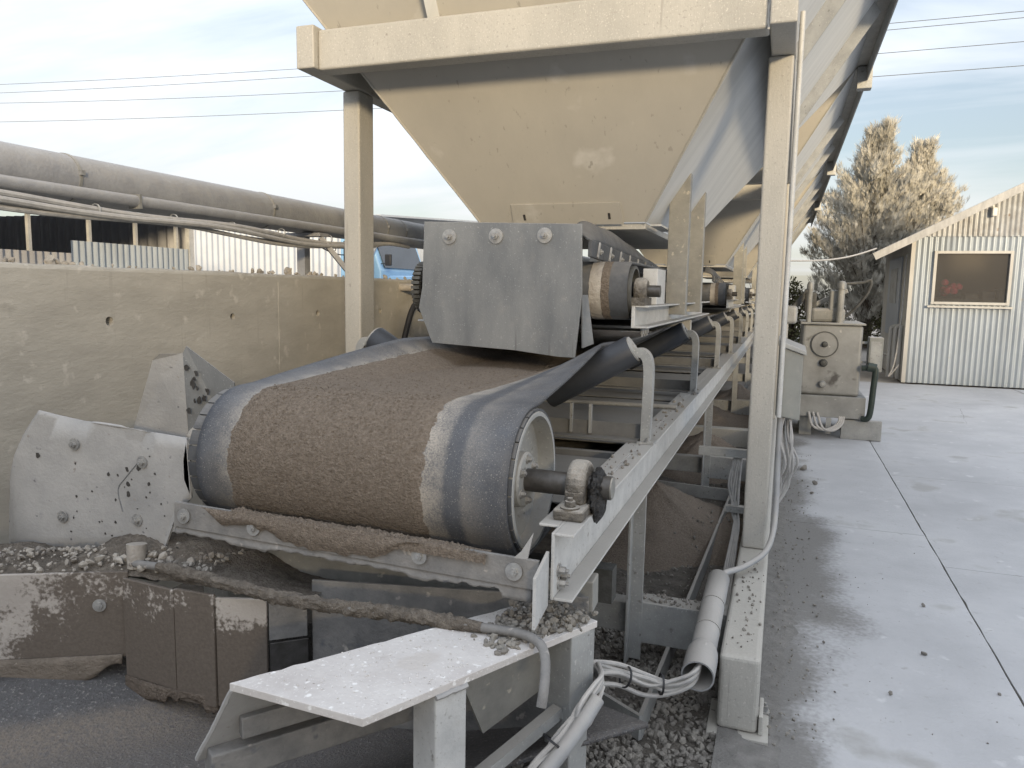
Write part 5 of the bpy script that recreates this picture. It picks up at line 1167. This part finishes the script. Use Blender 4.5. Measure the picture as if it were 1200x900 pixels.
for (xa, xb, nm) in ((X0-.62, XM, 'roof'), (2*XM-X0+.62, XM, 'roof')):
    za, zb = roofz(X0)-SLP*.62, roofz(XM)
    MB().plate([(xa, SY-.42, za), (xb, SY-.42, zb), (xb, 18.6, zb), (xa, 18.6, za)], .03).build(nm, 'corrold', sh)
    MB().beam((xa, SY-.435, za-.055), (xb, SY-.435, zb-.055), .022, .12, (0, 0, 1)).build('fascia_board', 'fascia', sh, bevel=.003)
    for k_ in range(9):
        t = (k_+.5)/9; MB().beam((xa+(xb-xa)*t, SY-.42, za+(zb-za)*t-.05), (xa+(xb-xa)*t, SY+.0, za+(zb-za)*t-.05), .04, .06).build('lookout', 'fascia', sh)
MB().plate([(X0-.62, SY-.40, roofz(X0)-SLP*.62-.03), (X0-.0, SY-.40, roofz(X0)-.03), (X0, 18.5, roofz(X0)-.03), (X0-.62, 18.5, roofz(X0)-SLP*.62-.03)], .015).build('soffit', 'fascia', sh)
wn = MB(); 
for (xa, xb, za, zb) in ((WX0-.03, WX0+.015, WZ0-.03, WZ1+.03), (WX1-.015, WX1+.03, WZ0-.03, WZ1+.03), (WX0+.015, WX1-.015, WZ1-.015, WZ1+.03), (WX0+.015, WX1-.015, WZ0-.03, WZ0+.015)): wn.box(xa, xb, SY-.05, SY+.05, za, zb)
wf = wn.build('window', 'trim', sh, bevel=.003); MB().box(WX0+.02, WX1-.02, SY-.005, SY+.003, WZ0+.02, WZ1-.02).build('pane', 'glass', wf)
MB().box(WX0-.08, WX1+.08, SY-.08, SY-.02, WZ0-.085, WZ0-.052).build('sill', 'trim', wf)
MB().box(2.1, 4.2, 16.4, 16.45, .0, 2.4).build('inner_partition', 'corrdark', sh)
MB().box(2.2, 3.9, 14.8, 15.5, 1.40, 1.45).build('inner_bench', 'soot', sh)
MB().box(2.05, 9.1, 14.65, 18.05, .01, .02).build('floor', 'dirt', sh)
pk = MB(); random.seed(8)
for k_ in range(10): pk.lathe((2.55+random.random()*.24, 14.85+random.random()*.2, 1.52+random.random()*.2), (0, 0, 1), [(0, -.05), (.05, -.03), (.06, .02), (.03, .06), (0, .065)], 10)
solo(pk, 'pink_bundle', 'pink', 'bright pink bundle just inside the shed window', 'bundle', (2.7, 14.9, 1.45), smooth=True)
for k_ in range(3): MB().box(2.9+.25*k_, 3.1+.25*k_, 14.9, 15.3, 1.4505, 1.54+.04*k_).build('bench_box', 'soot', sh, bevel=.01)
lm = MB().box(3.10, 3.17, SY-.13, SY-.035, 2.80, 2.94).build('wall_lamp', 'lamp', sh, bevel=.015); MB().tube(cat_rom([(3.12, SY-.08, 2.94), (3.08, SY-.11, 3.0), (3.0, SY-.05, 3.02)], 5), .015, 8).build('lamp_arm', 'lamp', lm, smooth=True)
for i in range(3): MB().tube(cat_rom([(X0-.04-.06*i, 14.9+.15*i, .03), (X0-.04-.06*i, 14.9+.15*i, .8), (X0-.03-.05*i, 14.9+.15*i, .93), (X0+.0, 14.9+.15*i, .96)], 5), .035, 10).build('gas_pipe', 'trim', sh, smooth=True)
MB().tube(cat_rom([(X0-.05, 14.8, 2.2), (X0-.06, 14.75, 1.2), (X0-.12, 14.7, .35), (X0-.2, 14.7, .08), (X0-.05, 14.66, .3)], 6), .012, 8).build('wall_cable', 'cable', sh, smooth=True)
sv_ = MB().tube([V((-.02, 9.1, 1.84)).lerp(V((1.40, 14.25, 2.27)), t/12)-V((0, 0, .07*sin(pi*t/12))) for t in range(13)], .012, 6)
solo(sv_, 'service_cable', 'cable', 'sagging service cable strung from the hopper frame to the shed eave', 'cable', (-.02, 9.1, 1.84))

# ================================================================== TREES AND SHRUBS
def conifer(x, y, h, r, seed, label, lean=0, n=5200, group='dusty conifers behind the shed'):
    random.seed(seed); t = thing('conifer_tree', label, 'tree', (x, y, 0), group)
    tp = [V((x+lean*(k_/10)**2+.05*sin(k_*1.3), y, h*.93*k_/10)) for k_ in range(11)]
    tk = MB().tube(tp, [.19*(1-.93*k_/10)+.01 for k_ in range(11)], 10); tk.build('trunk', 'bark', t, smooth=True)
    lb_ = MB(); vs, fs = [], []
    # ascending leaders give the uneven spiky outline
    lead = [(0, 0, 1.0)]+[(random.uniform(-.5, .5)*r, random.uniform(-.5, .5)*r, random.uniform(.45, .80)) for _ in range(12)]
    nb_ = 300
    for k_ in range(nb_):
        f = (k_+random.random())/nb_; zb = h*(.05+.90*f**.9); an = random.uniform(0, 2*pi)
        prof = (1-f)**.95*(.92+.12*sin(f*9+seed))*(.78+.40*random.random())
        ln = r*max(.10, prof); base = tp[min(10, int(zb/(h*.093)))]
        base = V((base.x, base.y, zb)); lift = .40+.75*f+random.uniform(-.1, .35)
        d = V((cos(an), sin(an), 0))
        if k_ % 6 == 0 and f < .85:
            lx, ly, lt = random.choice(lead); tip = V((x+lx, y+ly, h*lt*random.uniform(.86, 1.03)))
        else: tip = base+d*ln+V((0, 0, ln*lift))
        mid = base.lerp(tip, .5)+V((0, 0, -.10*ln))
        q = [base, base.lerp(mid, .6)+V((0, 0, -.03)), mid, mid.lerp(tip, .6), tip]
        if k_ % 2 == 0: lb_.tube(q, [.022, .018, .013, .009, .004], 5)
        curve = cat_rom(q, 5); m_ = max(14, int(n/nb_*(.45+ln/r)))
        for _ in range(m_):
            s_ = .22+.78*random.random()**.75; c = curve[min(len(curve)-1, int(s_*(len(curve)-1)))]
            sp_ = .10*(1.25-s_)+.03; c = c+V((random.gauss(0, sp_), random.gauss(0, sp_), random.gauss(0, sp_*.8)))
            dd = (d*random.uniform(.1, .7)+V((random.gauss(0, .26), random.gauss(0, .26), random.uniform(.6, 1.4)))).normalized()
            L_ = random.uniform(.12, .32); wv = random.uniform(.005, .011); s2 = dd.cross(V((random.gauss(0, 1), random.gauss(0, 1), random.gauss(0, .4)))).normalized()*wv
            # feathery spray: three blades
            for (da, sc_) in ((0, 1), (.30, .7), (-.30, .7)):
                d2 = (dd+s2.normalized()*da).normalized(); k0 = len(vs)
                vs += [c-s2*.4, c+d2*L_*sc_*.55+s2, c+d2*L_*sc_, c+d2*L_*sc_*.5-s2]; fs.append((k0, k0+1, k0+2, k0+3))
    b = MB(); b.v = [tuple(v_) for v_ in vs]; b.f = fs
    lb_.build('branches', 'bark', t, smooth=True)
    me = bpy.data.meshes.new('crown'); me.from_pydata([(v_[0]-x, v_[1]-y, v_[2]) for v_ in b.v], [], fs); me.materials.append(M['leaf'])
    o = bpy.data.objects.new('crown', me); COL.objects.link(o); o.parent = t
    return t
conifer(2.2, 24.2, 6.25, 2.45, 4, 'taller dusty tan conifer rising behind the heater tank, left of its twin', .1, 36000)
conifer(3.5, 25.4, 5.95, 2.1, 9, 'shorter dusty tan conifer behind the shed roof, right of its twin', .05, 26000)
def shrub(x, y, h, r, seed, label):
    random.seed(seed); t = thing('shrub', label, 'shrub', (x, y, 0), 'olive shrubs far behind the heater')
    st_ = MB(); vs, fs = [], []
    for k_ in range(14):
        an = random.uniform(0, 2*pi); tip = V((x+cos(an)*r*.7*random.random(), y+sin(an)*r*.7*random.random(), h*random.uniform(.6, .95))); st_.tube([V((x, y, 0)), V((x, y, 0)).lerp(tip, .5)+V((0, 0, .1)), tip], [.03, .018, .006], 5)
    for _ in range(2600):
        an = random.uniform(0, 2*pi); u = random.random()**.5; zz = random.random(); rr = r*u*(1-.55*zz**2)*(.85+.3*sin(an*3+seed)); c = V((x+rr*cos(an), y+rr*sin(an), .1+h*zz*(1-.35*u)))
        d = V((random.gauss(0, 1), random.gauss(0, 1), random.uniform(.2, 1.2))).normalized(); s2 = d.cross(V((random.gauss(0, 1), random.gauss(0, 1), random.gauss(0, 1)))).normalized()*random.uniform(.015, .035); L_ = random.uniform(.06, .14); k0 = len(vs)
        vs += [c, c+d*L_*.5+s2, c+d*L_, c+d*L_*.5-s2]; fs.append((k0, k0+1, k0+2, k0+3))
    st_.build('stems', 'bark', t); b = MB(); b.v = [tuple(q) for q in vs]; b.f = fs; b.build('foliage', 'leafgreen', t); return t
shrub(.2, 23.0, 2.0, .9, 1, 'olive shrub behind the heater tank, left of the tall conifer')
shrub(1.15, 24.8, 1.7, .9, 2, 'low olive shrub at the foot of the tall conifer')
shrub(-.6, 27, 2.2, 1.1, 3, 'farthest olive shrub behind the hopper row')
shrub(2.9, 23.2, 1.5, .8, 6, 'olive shrub between the heater and the shed wall')

# ================================================================== POWER LINES
PXs = (-70.0, 75.0)
for k_, xx in enumerate(PXs):
    pp = thing('utility_pole', ['grey wooden utility pole far off to the left', 'grey wooden utility pole far off to the right'][k_], 'pole', (xx, 40.2, 0), 'utility poles')
    MB().cyl((xx, 40.2, -.5), (xx, 40.2, 17.5), .18, .12, 12).build('pole', 'wood', pp, smooth=True)
    for zz in (16.2, 15.6, 14.7, 13.4): MB().box(xx-.05, xx+.05, 39.95, 40.12, zz-.15, zz+.15).build('insulator', 'zinc', pp)
for k_, (zl, zm, zr, lab) in enumerate(((15.23, 14.34, 13.88, 'topmost of the four power lines across the sky'), (14.66, 13.88, 13.61, 'second power line from the top'), (13.97, 12.95, 12.61, 'third power line from the top'), (12.69, 11.85, 11.60, 'lowest of the four power lines'))):
    A_ = np.polyfit([-52.8, -27, 6], [zl, zm, zr], 2); pts = []
    for j in range(61):
        xx = PXs[0]+(PXs[1]-PXs[0])*j/60; pts.append((xx, 40, float(np.polyval(A_, xx)) if xx < 6 else zr+.0009*(xx-6)**2))
    solo(MB().tube(pts, .015, 5), 'power_line', 'soot', lab, 'power line', (PXs[0], 40, 15), 'power lines across the sky')

# ================================================================== UNSEEN SHADE CASTER BEHIND THE VIEWER (building added to block the low sun)
wk = thing('shade_caster_building', 'long grey stand-in building added unseen behind the viewer to shade the yard', 'building', (6, -20, 0))
for (xa, xb, ht_) in ((-28, 8.0, 5.1), (8.1, 11.6, 2.7), (11.7, 42, 5.6)):  # block heights and low middle gap shaped by where sunlight should pass
    b = MB(); corrugated(b, (xa, -16, 0), (1, 0, 0), xb-xa, 0, ht_, .3, .03, steps=4); b.build('front_wall', 'corr', wk)
    MB().box(xa, xb, -26, -25.9, 0, ht_).build('rear_wall', 'corr', wk); MB().box(xa-.05, xa+.05, -25.9, -16.05, 0, ht_).build('end_wall', 'corr', wk); MB().box(xb-.02, xb+.02, -25.9, -16.05, 0, ht_).build('end_wall', 'corr', wk)
    MB().box(xa-.04, xb+.04, -26.2, -15.7, ht_+.01, ht_+.16).build('roof', 'corrold', wk)
for xx in (-12, 2, 18): MB().box(xx, xx+4, -15.96, -15.9, 0, 3.6).build('roller_door', 'corrwhite', wk)
